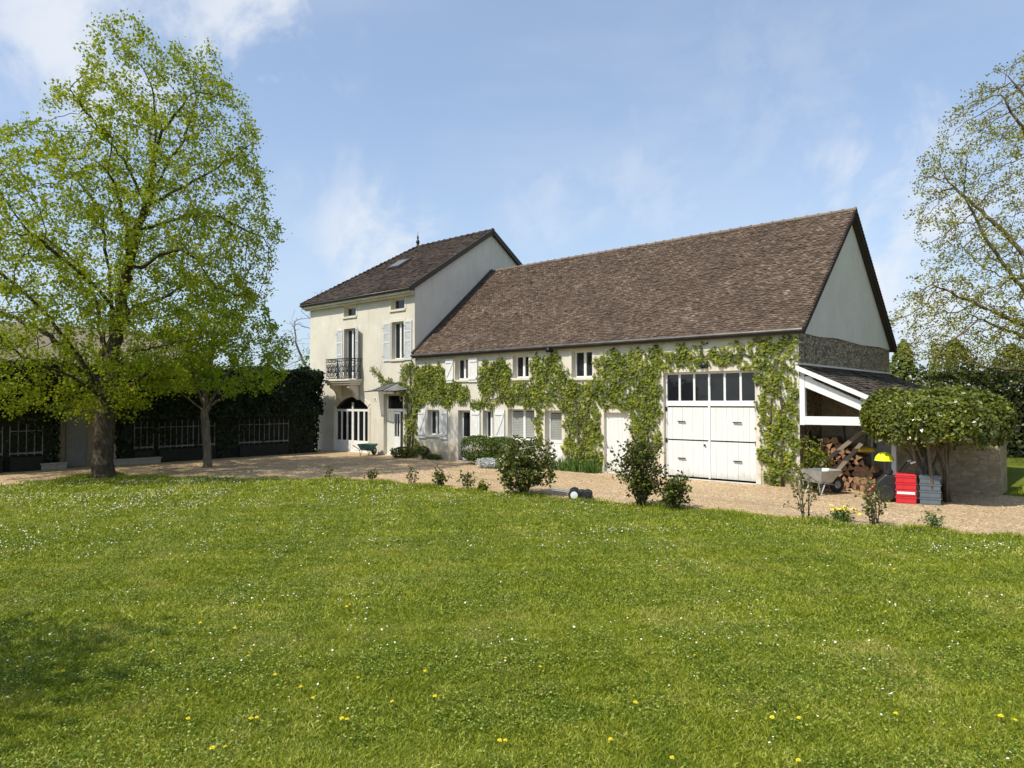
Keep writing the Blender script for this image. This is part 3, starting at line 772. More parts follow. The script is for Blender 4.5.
# balcony
bl = MB(); bx0, bx1, by = -20.47, -18.62, -.68
bl.box(bx0, bx1, by, -.003, 3.04, 3.12); bl.box(bx0 + .06, bx1 - .06, by + .06, -.003, 2.95, 3.037); bl.box(bx0 - .04, bx1 + .04, by - .05, -.003, 3.123, 3.20)
bo = bl.build('balcony', M['trim'], house, bevel=.02)
for cx in (bx0 + .28, bx1 - .28):
    pr = [(-.02, 2.95), (-.55, 2.95), (-.55, 2.84), (-.42, 2.78), (-.3, 2.68), (-.24, 2.55), (-.2, 2.42), (-.1, 2.36), (-.02, 2.3)]
    MB().slab([(cx - .09, a, b - .003) for a, b in pr], (.18, 0, 0)).build('corbel', M['trim'], bo, bevel=.012)
rl = MB(); zb, zt2 = 3.26, 4.10; yb = by + .04
for z in (zb, zt2 - .12, zt2):
    hgt = .018 if z < zt2 else .03
    for a, b in (((bx0 + .04, yb, z), (bx1 - .04, yb, z)), ((bx0 + .04, yb, z), (bx0 + .04, -.01, z)), ((bx1 - .04, yb, z), (bx1 - .04, -.01, z))): rl.bar(a, b, hgt * 1.5, hgt)
def ring(mb, c, r_, u, th=.011, arcs=(0, 360), n=14):
    u = np.array(u, float); c = np.array(c, float)
    mb.tube([c + u * r_ * math.cos(R(a)) + np.array([0, 0, 1.0]) * r_ * 1.25 * math.sin(R(a)) for a in np.linspace(arcs[0], arcs[1], n)], th, 5)
for (a, b, u) in (((bx0 + .06, yb), (bx1 - .06, yb), (1, 0, 0)), ((bx0 + .04, -.06), (bx0 + .04, yb + .04), (0, 1, 0)), ((bx1 - .04, -.06), (bx1 - .04, yb + .04), (0, 1, 0))):
    L = math.dist(a, b); n = max(2, int(L / .265))
    for k in range(n):
        t0 = (k + .5) / n; c = (a[0] + (b[0] - a[0]) * t0, a[1] + (b[1] - a[1]) * t0)
        te = k / n; e = (a[0] + (b[0] - a[0]) * te, a[1] + (b[1] - a[1]) * te)
        rl.tube([(e[0], e[1], zb), (e[0], e[1], zt2)], .011, 5)
        for zc, rr in ((zb + .17, .085), (zb + .52, .085), (zt2 - .06, .045)): ring(rl, (c[0], c[1], zc), rr, u, .013)
        ring(rl, (c[0], c[1], zb + .345), .06, u, .013, (0, 360), 10)
        for sg in (-1, 1): ring(rl, (c[0] + sg * u[0] * .06, c[1] + sg * u[1] * .06, zb + .40), .10, u, .012, (60, 300) if sg > 0 else (-120, 120))
rl.tube([(bx1 - .06, yb, zb), (bx1 - .06, yb, zt2)], .014, 6)
rl.build('railing', M['iron'], bo)
# glass canopy over the entrance
cn = empty('canopy', (0, 0, 0), None, None); cn.parent = house
A_ = [(-17.5, -.02, 2.72), (-16.75, -.02, 3.0), (-16.2, -.02, 3.0), (-15.45, -.02, 2.72)]; B_ = [(-17.45, -.75, 2.64), (-16.75, -.85, 2.66), (-16.2, -.85, 2.66), (-15.5, -.75, 2.64)]
cg = MB(); ci = MB()
for k in range(3): cg.slab([A_[k], A_[k + 1], B_[k + 1], B_[k]], (0, 0, -.012))
for k in range(4): ci.bar(A_[k], B_[k], .03, .035)
for k in range(3):
    ci.bar(B_[k], B_[k + 1], .03, .035); ci.bar(A_[k], A_[k + 1], .03, .035)
    for q in (.33, .66):
        a = np.array(A_[k]) * (1 - q) + np.array(A_[k + 1]) * q; b = np.array(B_[k]) * (1 - q) + np.array(B_[k + 1]) * q; ci.bar(a, b, .016, .02)
pass
cg.build('pane', M['canopy_glass'], cn); ci.build('frame', M['iron'], cn)
nb = MB(); nb.box(-17.80, -17.58, -.012, -.002, 2.24, 2.42); nb.build('number_plate', M['white'], house, bevel=.004)
dd = MB(); dd.box(-17.77, -17.745, -.016, -.0125, 2.28, 2.38); dd.box(-17.72, -17.66, -.016, -.0125, 2.28, 2.30); dd.box(-17.72, -17.66, -.016, -.0125, 2.36, 2.38); dd.box(-17.685, -17.66, -.016, -.0125, 2.30, 2.36)
dd.parent = None; dd.build('house_number', M['iron'], bpy.data.objects['number_plate'])

# ================================================================== BARN
barn = empty('stone_barn', (0, 0, 0), 'long cream barn with brown tile roof and white garage doors', 'barn')
BE, BZ = 4.07, 8.07; OV = .17; BP = (BZ - BE) / (W / 2 + OV)
def bz_(y): return BE + BP * (y + OV) if y < W / 2 else BE + BP * (W + OV - y)
w1 = (-12.80, -12.10, 3.05, 3.85); w2 = (-9.87, -9.13, 3.05, 3.84); w3 = (-7.29, -6.47, 3.0, 3.88); wa = (-14.37, -13.69, .92, 1.9)
db = (-12.62, -11.98, .02, 1.9); wc = (-11.33, -10.80, .9, 1.9); wdd = (-10.1, -8.88, .88, 1.96); de = (-8.42, -7.70, .03, 1.93); df = (-6.03, -5.13, .03, 1.88); gar = (-3.92, -1.15, .02, 3.07)
mb = MB(); wall_with_openings(mb, XR, 0, -.1, 4.12, [w1, w2, w3, wa, db, wc, wdd, de, df, gar], 0, .3)
mb.build('wall', M['wall'], barn); MB().quad((0, W, -.1), (XR, W, -.1), (XR, W, 4.12), (0, W, 4.12)).build('rear_wall', M['wall'], barn)
gm = MB(); zmid = 4.02
gm.slab([(-.006, .003, -.1), (-.006, W, -.1), (-.006, W, zmid), (-.006, .003, zmid)], (-.3, 0, 0)); gm.build('gable_base', M['rubble'], barn)
gm = MB(); gm.slab([(.012, -.012, zmid + .003), (.012, 1.4, zmid - .03), (.012, 3.1, zmid + .03), (.012, 5.5, zmid - .02), (.012, 7.6, zmid + .03), (.012, W, zmid), (.012, W, bz_(W) - .14), (.012, W / 2, BZ - .16), (.012, -.012, bz_(0) - .15)], (-.3, 0, 0))
gm.build('gable_render', M['grey_render'], barn)
rf = MB(); bx0_, bx1_ = XR + .012, .17
rf.slab([(bx0_, -OV, BE), (bx1_, -OV, BE), (bx1_, W / 2, BZ), (bx0_, W / 2, BZ)], (0, 0, -.12)); rf.slab([(bx1_, W + OV, BE), (bx0_, W + OV, BE), (bx0_, W / 2, BZ), (bx1_, W / 2, BZ)], (0, 0, -.12))
broof = rf.build('roof', M['soffit'], barn)
sl = math.hypot(W / 2 + OV, BZ - BE); V = (0, (W / 2 + OV) / sl, (BZ - BE) / sl)
tm = MB(); tiles(tm, (bx0_, -OV, BE), (1, 0, 0), V, bx1_ - bx0_, sl, .125, .20, .092, lift=.042)
tiles(tm, (bx1_, W + OV, BE), (-1, 0, 0), (0, -V[1], V[2]), bx1_ - bx0_, sl, .165 * 2, .42, .196, lift=.042)
tm.build('roof_tiles', M['tile'], broof)
rt = MB(); ridge_run(rt, (bx0_, W / 2, BZ + .01), (bx1_ + .02, W / 2, BZ + .01), .075, .36); rt.build('ridge_tiles', M['ridge'], broof, smooth=True)
vg = MB()
for sgn in (0, 1):
    n = 46
    for k in range(n):                                   # toothed verge of end tiles
        y0 = -OV + (W / 2 + OV) * k / n; y1 = -OV + (W / 2 + OV) * (k + 1.25) / n
        z0 = BE + BP * (y0 + OV); z1 = BE + BP * (y1 + OV)
        if sgn: y0, y1 = W - y0, W - y1
        vg.bar((bx1_ + .02, y0, z0 + .03), (bx1_ + .02, y1, z1 - .015), .06, .07)
    ya, yb_ = (-OV, W / 2) if not sgn else (W + OV, W / 2)
    vg.bar((bx1_ + .008, ya, BE - .09), (bx1_ + .008, yb_, BZ - .09), .03, .13)
vg.build('verge_tiles', M['dark_tile'], broof)
gt = MB(); gt.tube([(XR + .02, -OV - .03, BE - .01), (bx1_, -OV - .03, BE - .01)], .05, 8)
for k in range(16): gt.bar((XR + .5 + k * .95, -OV - .085, BE - .01), (XR + .5 + k * .95, -OV + .05, BE - .06), .025, .012)
gt.build('gutter', M['gutter'], broof, smooth=False)
fl = MB(); fl.bar((XR + .05, -OV, BE + .08), (XR + .05, W / 2, BZ + .08), .10, .12); fl.build('flashing', M['soffit'], broof)
for (a, b, c, d) in (w1, w2, w3, wa, wc, wdd):
    tr = MB(); tr.box(a - .10, a, -.012, -.002, c - .0, d + .12); tr.box(b, b + .10, -.012, -.002, c, d + .12); tr.box(a, b, -.012, -.002, d, d + .12); tr.build('window_surround', M['trim'], barn)
for (a, b, c, d) in (db, de, df, gar):
    tr = MB(); tr.box(a - .13, a, -.018, -.002, 0, d + .12); tr.box(b, b + .13, -.018, -.002, 0, d + .12); tr.box(a, b, -.018, -.002, d, d + .12); tr.build('door_surround', M['trim'], barn)
for (a, b, c, d) in (db, de, df, gar): MB().box(a - .05, b + .05, -.09, .25, -.05, .02).build('threshold', M['stone_white'], barn, bevel=.01)
for q in (w1, w2, w3, wa, wc): window(barn, *q, y=.19)
for a, b, c, d, f in ((-13.30, -12.86, 2.95, 3.86, False), (-12.04, -11.58, 2.95, 3.86, True), (-14.88, -14.43, .78, 1.94, False), (-13.63, -13.20, .78, 1.94, True), (-11.92, -11.46, .80, 1.94, True), (-10.70, -10.24, .80, 1.94, False)):
    plank_shutter(barn, a, b, c, d, flip=f)
fo = window(barn, *wdd, y=.19, pmat='glass')
bb = MB()
for k in range(16):
    z = .98 + k * .056; bb.box(-10.04, -8.94, .212, .217, z, z + .05)
bb.build('blind', M['blind'], fo)
fo['label'] = 'wide window with pale blinds'
def half_door(q, split, blinds=False):
    a, b, c, d = q; y = .19; f = MB()
    f.box(a, a + .08, y, y + .06, c, d); f.box(b - .08, b, y, y + .06, c, d); f.box(a + .08, b - .08, y, y + .06, d - .08, d); f.box(a + .08, b - .08, y, y + .06, split - .05, split + .05)
    n = 4; wd_ = (b - a - .16) / n
    for k in range(n): f.box(a + .08 + k * wd_ + .004, a + .08 + (k + 1) * wd_ - .004, y + .012, y + .05, c, split - .05)
    do = f.build('door', M['white'], barn)
    if blinds:
        bl_ = MB()
        for k in range(15): z = split + .06 + k * (d - split - .16) / 15; bl_.box(a + .08, b - .08, y + .028, y + .034, z, z + .048)
        bl_.build('blind', M['blind'], do)
    else: MB().box(a + .05, b - .05, y + .025, y + .04, split, d - .04).build('pane', M['glass'], do)
    MB().box(b - .06, b - .02, y - .05, y - .001, split - .12, split + .02).build('handle', M['galv'], do)
half_door(db, .86); half_door(de, .88, True)
f = MB(); a, b, c, d = df; n = 6; wd_ = (b - a) / n
for k in range(n): f.box(a + k * wd_ + .003, a + (k + 1) * wd_ - .003, .10, .14, c, d)
do = f.build('door', M['white_wood'], barn); do['label'] = 'white plank door'
MB().box(b - .1, b - .06, .06, .098, .95, 1.08).build('handle', M['iron'], do)
# garage: four plank leaves, transom of six panes
a, b, c, d = gar; xm = (a + b) / 2
gd = MB(); y = .10
gd.box(a, a + .06, y, y + .08, c, d); gd.box(b - .06, b, y, y + .08, c, d); gd.box(a + .06, b - .06, y, y + .08, d - .06, d); gd.box(a + .06, b - .06, y - .01, y + .08, 2.09, 2.24)
for k in range(1, 6):
    x = a + (b - a) * k / 6; gd.box(x - .032, x + .032, y + .005, y + .07, 2.24, d - .06)
go = gd.build('garage_frame', M['white'], barn, bevel=.006); go['label'] = 'white frame of the garage doors with a six-pane transom'
MB().box(a + .05, b - .05, y + .035, y + .05, 2.2, d - .03).build('pane', M['glass'], go)
for sx0, sx1, hx in ((a + .065, xm - .03, .36), (xm + .03, b - .065, .62)):
    for z0, z1 in ((.06, 1.085), (1.125, 2.05)):
        lf = MB(); n = 8; wd_ = (sx1 - sx0) / n
        for k in range(n): lf.box(sx0 + k * wd_ + .0028, sx0 + (k + 1) * wd_ - .0028, y + .012 + .003 * (k % 2), y + .05, z0, z1)
        lo = lf.build('garage_door', M['white_wood'], barn)
        xx = sx0 + (sx1 - sx0) * hx
        hb = MB(); hb.box(xx - .12, xx + .12, y - .035, y - .015, z0 + .50, z0 + .53); hb.box(xx - .1, xx - .08, y - .016, y + .011, z0 + .5, z0 + .53); hb.box(xx + .08, xx + .1, y - .016, y + .011, z0 + .5, z0 + .53); hb.build('handle', M['iron'], lo)
MB().box(xm - .028, xm + .028, y - .012, y + .045, .04, 2.088).build('cover_strip', M['white'], go)
for z in (2.02, 1.10):
    for x in (a + .03, b - .03): MB().box(x - .03, x + .03, y - .02, y - .001, z - .08, z + .04).build('hinge', M['iron'], go)
for z in (1.07, 2.03): MB().box(a + .07, b - .07, y + .052, y + .06, z, z + .07).build('weather_bar', M['iron'], go)
lk = MB(); lk.lathe([(.03, 0), (.03, .02), (.018, .03)], (xm - .14, y - .03, .98), 10, 'y'); lk.build('lock', M['iron'], go)
for lx, lz, lab in ((-8.10, 3.93, 'under the barn eaves'), (-2.55, 3.22, 'over the garage')):
    sp = MB(); sp.box(lx - .05, lx + .05, -.05, -.002, lz - .05, lz + .05); sp.tube([(lx, -.05, lz), (lx + .02, -.16, lz + .02)], .018, 6)
    so = sp.build('floodlight', M['black'], barn, loc=None); MB().lathe([(.03, .06), (.06, .02), (.085, -.09), (.08, -.10)], (lx + .02, -.2, lz), 12, 'y').build('lamp_head', M['iron'], so, smooth=True)

# ================================================================== LEAN-TO WOODSHED
shed = empty('woodshed', (0, 0, 0), 'open lean-to woodshed with white truss and dark tile roof, against the stone gable', 'shed')
SX, S0, SS = 3.75, 3.12, .462                          # eaves x, height at the gable, slope
def sz(x): return S0 - SS * x
rf = MB(); rf.slab([(.01, -.28, sz(0)), (.01, 9.05, sz(0)), (SX, 9.05, sz(SX)), (SX, -.28, sz(SX))], (0, 0, -.07)); sr = rf.build('roof', M['soffit'], shed)
sl = math.hypot(SX, SS * SX); tm = MB()
tiles(tm, (SX, -.28, sz(SX)), (0, 1, 0), (-SX / sl, 0, SS * SX / sl), 9.33, sl, .22, .27, .15, lift=.04); tm.build('roof_tiles', M['shed_tile'], sr)
fl = MB(); fl.bar((.03, -.28, sz(0) + .07), (.03, 9.05, sz(0) + .07), .07, .05); fl.build('flashing', M['grey_render'], sr)
yb = -.16
vb = MB(); vb.bar((.02, -.30, sz(0) - .02), (SX + .05, -.30, sz(SX + .03) - .02), .03, .12, (0, 1, 0)) if False else vb.slab([(.02, -.315, sz(.02) + .035), (SX + .03, -.315, sz(SX + .03) + .035), (SX + .03, -.315, sz(SX + .03) - .085), (.02, -.315, sz(.02) - .085)], (0, .03, 0)); vb.build('barge_board', M['white'], sr)
def beam(name, poly, th=.13, y=yb): return MB().slab([(p[0], y, p[1]) for p in poly], (0, th, 0)).build(name, M['white'], shed, bevel=.006)
beam('post', [(.06, 1.62), (.19, 1.62), (.19, 2.86), (.06, 2.86)])
beam('tie_beam', [(.195, 1.63), (SX - .3, 1.63), (SX - .3, 1.84), (.195, 1.84)])
beam('rafter', [(.195, 2.86), (.195, 2.58), (1.72, 1.90), (1.72, 2.13), (.42, 2.76), (.34, 2.86)], .12, yb + .005)
beam('strut', [(1.50, 2.24), (1.60, 2.24), (1.60, sz(1.60) - .09), (1.50, sz(1.50) - .09)], .09, yb + .02)
beam('strut', [(.08, 2.865), (.19, 2.865), (.19, sz(.19) - .09), (.08, sz(.08) - .09)], .09, yb + .02)
beam('post', [(2.16, 0), (2.26, 0), (2.26, 1.625), (2.16, 1.625)], .12, yb + .004)
bw = MB(); yw = 1.70; bw.slab([(.0, yw, -.05), (1.26, yw, -.05), (1.26, yw, 1.9), (1.86, yw, 1.9), (1.86, yw, -.05), (4.05, yw, -.05), (4.05, yw, 1.42), (SX - .1, yw, 1.42), (SX - .15, yw, sz(SX - .15) - .075), (.0, yw, sz(0) - .075)], (0, .28, 0)); bw.build('wall', M['tan_wall'], shed)
bw = MB(); bw.slab([(4.05, yw + .283, -.05), (4.05, 2.9, -.05), (4.05, 2.9, 1.415), (4.05, yw + .283, 1.415)], (-.28, 0, 0)); bw.build('wall', M['tan_wall'], shed)
sd = MB()
for k in range(5): sd.box(1.29 + k * .108 + .002, 1.29 + (k + 1) * .108 - .002, yw + .06, yw + .1, 0, 1.86)
so = sd.build('door', M['metal_grey'], shed)
fr = MB(); fr.box(1.255, 1.288, yw - .02, yw + .12, 0, 1.9); fr.box(1.832, 1.865, yw - .02, yw + .12, 0, 1.9); fr.box(1.288, 1.832, yw - .02, yw + .12, 1.87, 1.9); fr.build('frame', M['shutter'], so)
for z in (.35, 1.62): MB().box(1.32, 1.80, yw + .045, yw + .058, z - .03, z + .03).build('hinge', M['iron'], so)
hb = MB(); hb.box(1.32, 1.36, yw + .0, yw + .058, 1.0, 1.12); hb.build('handle', M['iron'], so)

# ================================================================== TREES
def R_(seed): return np.random.default_rng(seed)
def px_sil(rows, bx, by, mpp): return [((by - y) * mpp, (l - bx) * mpp, (r_ - bx) * mpp) for y, l, r_ in rows]
# --- the big lime tree
rr = R_(11); base = (-16.68, -10.81, -.02); mpp = .030
lime = empty('lime_tree', base, 'tall lime tree in fresh yellow-green leaf with a thick dark trunk at the lawn edge', 'tree')
def L2(pts, b0, b1, bx=104, by=475, m=mpp):
    n = len(pts); return [((x - bx) * m, b0 + (b1 - b0) * i / (n - 1), (by - y) * m) for i, (x, y) in enumerate(pts)]
lines = [(L2([(104, 477), (104, 440), (107, 400), (112, 350), (118, 310), (124, 270), (130, 240), (138, 212), (146, 199), (150, 170), (153, 140), (150, 105), (146, 76)], 0, 0), None),
         (L2([(146, 199), (159, 156), (172, 126), (184, 66)], 0, .9), 1), (L2([(144, 205), (156, 187), (176, 140), (212, 112)], 0, -1.6), 1), (L2([(146, 199), (172, 180), (216, 146), (240, 120)], 0, 1.2), 1),
         (L2([(144, 203), (128, 160), (110, 133), (90, 100)], 0, -1.2), 1), (L2([(145, 200), (140, 150), (126, 103), (108, 70)], 0, 1.6), 1),
         (L2([(137, 268), (166, 254), (194, 254), (225, 270)], 0, -1.5), 1), (L2([(142, 226), (172, 206), (199, 203), (240, 220)], 0, 1.8), 1), (L2([(134, 321), (147, 321), (175, 320)], 0, -2.6), 1),
         (L2([(112, 362), (147, 349), (194, 342), (220, 340)], 0, -1.4), 1), (L2([(100, 400), (84, 355), (62, 318), (40, 290), (10, 262)], 0, -1.3), 1), (L2([(104, 385), (94, 350), (78, 305), (59, 262)], 0, 1.3), 1),
         (L2([(109, 370), (100, 302), (84, 262), (50, 235)], 0, -.6), 1), (L2([(112, 350), (100, 270), (85, 200), (40, 150)], 0, 1.0), 1), (L2([(106, 392), (70, 352), (30, 325), (-30, 300)], 0, .5), 1),
         (L2([(118, 310), (128, 290), (140, 262)], 0, 3.2), 1), (L2([(118, 310), (112, 280), (100, 255)], 0, -3.2), 1), (L2([(124, 270), (150, 235), (165, 210)], 0, -2.8), 1), (L2([(126, 262), (110, 230), (90, 205)], 0, 2.8), 1),
         (L2([(108, 395), (140, 376), (175, 372)], 0, -2.2), 1), (L2([(107, 398), (100, 376), (85, 360)], 0, -2.8), 1), (L2([(107, 398), (120, 370), (130, 350)], 0, 2.8), 1)]
SIL = px_sil([(22, 98, 206), (44, 88, 218), (74, 82, 234), (100, 66, 250), (130, 40, 262), (160, 8, 266), (200, -45, 274), (240, -60, 274), (280, -70, 266), (320, -75, 245), (360, -70, 205), (395, -45, 165), (418, 20, 130)], 104, 475, mpp)
att = clump(envelope_points(6600, SIL, 0, 0, 0, .92, rr, shell=.35), 1.7, -.58, .8)
lines = [([tuple(local((0, 0, 0), q)[0]) for q in ln], k) for ln, k in lines]
P, par = colonize(lines, local((0, 0, 0), att), 1.6, .34, .20, trop=(0, 0, .05), jit=.18, r=rr)
rad, tips = tree_radii(P, par, .26, .0055)
branch_mesh('trunk', P, par, rad, M['bark'], lime, flare=.42)
crown_leaves(P, par, rad, tips, 20, .11, .086, .0105, M['linden'], lime, .35, 260000, rr)
# --- the small tree in front of the hedge
rr = R_(5); base = (-17.28, -7.41, -.02); m2 = .0342
young = empty('maple_tree', base, 'small tree with slim pale trunk and bright green crown before the dark hedge', 'tree')
q2 = lambda pts, b0, b1: L2(pts, b0, b1, 207, 466, m2)
lines = [(q2([(207, 467), (206, 440), (204, 408), (208, 380), (212, 340), (214, 305)], 0, 0), None), (q2([(205, 410), (185, 392), (160, 375)], 0, -.5), 1), (q2([(205, 408), (228, 392), (255, 372)], 0, -.4), 1), (q2([(206, 405), (220, 375), (238, 340)], 0, .8), 1),
         (q2([(205, 406), (195, 375), (178, 345)], 0, .8), 1), (q2([(205, 406), (205, 385), (212, 370)], 0, -1.5), 1)]
lines = [([tuple(local((0, 0, 0), q)[0]) for q in ln], k) for ln, k in lines]
SIL = px_sil([(268, 196, 232), (300, 180, 262), (330, 150, 286), (355, 138, 292), (376, 142, 284), (394, 168, 262)], 207, 466, m2)
P, par = colonize(lines, local((0, 0, 0), envelope_points(1300, SIL, 0, 0, 0, .95, rr, .4)), 1.3, .30, .16, jit=.18, r=rr)
rad, tips = tree_radii(P, par, .135, .005)
branch_mesh('trunk', P, par, rad, M['pale_bark'], young, flare=.2)
crown_leaves(P, par, rad, tips, 18, .10, .095, .009, M['young'], young, .5, 70000, rr)
# --- the big tree on the right, only opening its buds
rr = R_(23); base = (5.6, 13.6, -.02); m3 = .0365
tall = empty('budding_tree', base, 'big spreading tree on the right with fine golden twigs and barely opened leaves', 'tree')
q3 = lambda pts, b0, b1: L2(pts, b0, b1, 1085, 476, m3)
lines = [(q3([(1085, 478), (1083, 420), (1080, 370), (1082, 300), (1078, 220), (1075, 140), (1072, 90)], 0, 0), None)]
for pts, b in [([(1082, 400), (1050, 372), (1010, 360), (960, 345)], -1.2), ([(1081, 385), (1040, 350), (985, 325), (935, 300)], .6), ([(1081, 360), (1050, 345), (1000, 300), (968, 255), (950, 225)], -.5), ([(1082, 330), (1040, 290), (1000, 240), (960, 195)], 1.0),
               ([(1080, 300), (1050, 240), (1015, 180), (975, 130)], -1.0), ([(1079, 250), (1055, 190), (1035, 130), (1010, 95)], .4), ([(1080, 350), (1110, 310), (1160, 270), (1210, 220)], 0.5), ([(1080, 290), (1110, 230), (1150, 160)], -.8), ([(1079, 230), (1100, 170), (1120, 110)], 1),
               ([(1081, 380), (1120, 350), (1190, 330)], -1), ([(1081, 350), (1070, 320), (1050, 290)], -3.2), ([(1081, 350), (1090, 320), (1080, 280)], 3.2), ([(1080, 280), (1060, 240), (1050, 200)], -3), ([(1080, 370), (1040, 345), (1000, 340)], -3), ([(1082, 395), (1045, 385), (1000, 380)], 1.5)]:
    lines.append((q3(pts, 0, b), 1))
lines = [([tuple(local((0, 0, 0), q)[0]) for q in ln], k) for ln, k in lines]
SIL = px_sil([(45, 1040, 1110), (75, 1012, 1150), (100, 972, 1185), (130, 948, 1210), (165, 926, 1235), (200, 918, 1250), (235, 922, 1255), (268, 934, 1255), (300, 908, 1255), (330, 896, 1250), (360, 900, 1240), (385, 930, 1220)], 1085, 476, m3)
P, par = colonize(lines, local((0, 0, 0), envelope_points(7500, SIL, 0, 0, 0, .85, rr, .35)), 1.7, .36, .22, trop=(0, 0, .03), jit=.2, r=rr)
rad, tips = tree_radii(P, par, .36, .0075)
branch_mesh('trunk', P, par, rad, M['gold_twig'], tall, flare=.4)
crown_leaves(P, par, rad, tips, 11, .10, .08, .012, M['bud'], tall, .2, 150000, rr)
# --- bare tree far behind the house
rr = R_(31); base = (-37.2, 9.4, -.02)
bare = empty('bare_tree', base, 'grey leafless tree behind the hedge left of the house', 'tree')
ln = [([(0, 0, 0), (.1, 0, 3.5), (0, .1, 6), (.4, 0, 8.4)], None), ([(.05, 0, 3.4), (1.2, .3, 6.5), (2.0, .4, 8.6)], 1), ([(.05, 0, 3.4), (-1.2, -.3, 6.5), (-1.5, .5, 8)], 1), ([(0, 0, 4), (.6, 1.2, 6.5)], 1), ([(0, 0, 4), (.6, -1.2, 6.5)], 1)]
SIL = [(4.2, -2.6, 2.8), (6, -3, 3.6), (8, -2.2, 3.2), (9.6, -.6, 1.8), (10.4, .2, .9)]
P, par = colonize([([tuple(local((0, 0, 0), q)[0]) for q in l_], k) for l_, k in ln], local((0, 0, 0), envelope_points(900, SIL, 0, 0, 0, .9, rr)), 1.6, .4, .24, jit=.2, r=rr)
rad, tips = tree_radii(P, par, .2, .011); branch_mesh('trunk', P, par, rad, M['grey_twig'], bare)
# --- the tree outside the frame that shades the near left of the lawn
rr = R_(41); base = (-1.9, -22.1, -.02)
shade = empty('shade_tree', base, 'leafy tree standing outside the picture and shading the near left of the lawn', 'tree')
ln = [([(0, 0, 0), (.1, 0, 2), (0, .1, 4), (.1, 0, 6.4)], None), ([(.05, 0, 2.6), (1.6, .3, 4.6)], 1), ([(.05, 0, 2.6), (-1.6, -.3, 4.6)], 1), ([(0, 0, 3), (.3, 1.7, 5)], 1), ([(0, 0, 3), (.3, -1.7, 5)], 1)]
SIL = [(2.3, -1.6, 1.6), (3.5, -2.4, 2.4), (5, -2.5, 2.5), (6.5, -1.8, 1.8), (7.4, -.6, .6)]
P, par = colonize(ln, envelope_points(900, SIL, 0, 0, 0, 1, rr), 1.4, .35, .22, jit=.2, r=rr)
rad, tips = tree_radii(P, par, .17, .007); branch_mesh('trunk', P, par, rad, M['bark'], shade, flare=.3)
crown_leaves(P, par, rad, tips, 9, .2, .15, .016, M['linden'], shade, .4, 22000, rr)

# ================================================================== HEDGES AND BUSHES
def box_leaves(n, lo, hi, size, mat, parent, r, faces, wob=.12, name='foliage', asp=.62):
    """leaves over the faces of a clipped hedge block; faces = list of (axis, side)"""
    lo = np.array(lo, float); hi = np.array(hi, float); C_ = []; Nn = []
    areas = []
    for ax, sd in faces:
        d = hi - lo; o = [k for k in range(3) if k != ax]; areas.append(d[o[0]] * d[o[1]])
    areas = np.array(areas) / sum(areas)
    for (ax, sd), a in zip(faces, areas):
        k = int(n * a); q = lo + r.random((k, 3)) * (hi - lo)
        o = [j for j in range(3) if j != ax]
        wv = np.sin(q[:, o[0]] * 1.9 + 1) * np.cos(q[:, o[1]] * 2.6) * wob + np.sin(q[:, o[0]] * 5.3) * np.sin(q[:, o[1]] * 4.7 + 2) * wob * .6
        q[:, ax] = (hi[ax] if sd > 0 else lo[ax]) + sd * (wv - np.abs(r.normal(size=k)) * .10 + (r.random(k) < .05) * .12)
        v = np.zeros((k, 3)); v[:, ax] = sd; C_.append(q); Nn.append(v)
    return quadmesh(name, leaf_quads(np.vstack(C_), size, np.vstack(Nn), .9, asp, r=r), mat, parent)
rr = R_(51)
# left hedge: two runs, either side of the gate house
for y0, y1, lab in ((-9.1, -.9, 'tall dark clipped hedge behind railings, from the gate house to the tall house'), (-34, -10.9, 'tall dark clipped hedge left of the thick tree trunk')):
    hd = empty('hedge', (0, 0, 0), lab, 'hedge')
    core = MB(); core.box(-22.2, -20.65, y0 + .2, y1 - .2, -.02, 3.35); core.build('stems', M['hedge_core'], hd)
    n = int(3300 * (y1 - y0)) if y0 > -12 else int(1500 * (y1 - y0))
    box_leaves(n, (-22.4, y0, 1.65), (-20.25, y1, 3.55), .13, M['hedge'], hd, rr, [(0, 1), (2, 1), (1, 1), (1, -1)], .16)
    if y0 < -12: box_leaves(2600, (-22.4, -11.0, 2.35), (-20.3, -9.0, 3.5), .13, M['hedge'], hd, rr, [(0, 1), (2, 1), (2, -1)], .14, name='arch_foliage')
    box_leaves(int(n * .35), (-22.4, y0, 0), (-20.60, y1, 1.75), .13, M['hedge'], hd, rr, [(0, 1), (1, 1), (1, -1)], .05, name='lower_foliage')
# railings of pale pointed pales in front of the hedge
def railing(y0, y1, lab):
    f = empty('railing_fence', (-20.58, y0, 0), lab, 'fence', 'pale railings along the dark hedge')
    L = y1 - y0; MB().bar((0, 0, .58), (0, L, .58), .05, .06).build('rail', M['fencepaint'], f); MB().bar((0, 0, 1.3), (0, L, 1.3), .035, .03).build('rail', M['fencepaint'], f)
    b = MB(); n = int(L / .2)
    for k in range(n + 1):
        yy = L * k / n; h = 1.48 + .10 * math.sin(math.pi * k / n)
        b.tube([(0, yy, .5), (0, yy, h - .06), (0, yy, h)], [.017, .017, .005], 6)
    o = b.build('pale', M['fencepaint'], f); 
    MB().box(-.09, .09, 0, L, 0, .46).build('base_wall', M['hedge_core'], f)
for y0, y1, lab in ((-8.55, -7.9, 'short pale railing beside the gate house, right of the thick trunk'), (-7.7, -5.6, 'long pale railing behind the slim trunk'), (-4.6, -2.4, 'dim short railing in the hedge near the house corner'),
                    (-12.3, -11.4, 'short pale railing left of the gate house'), (-13.6, -12.5, 'middle pale railing in the dark hedge at far left'), (-15.2, -13.8, 'pale railing at the left edge of the photo')): railing(y0, y1, lab)
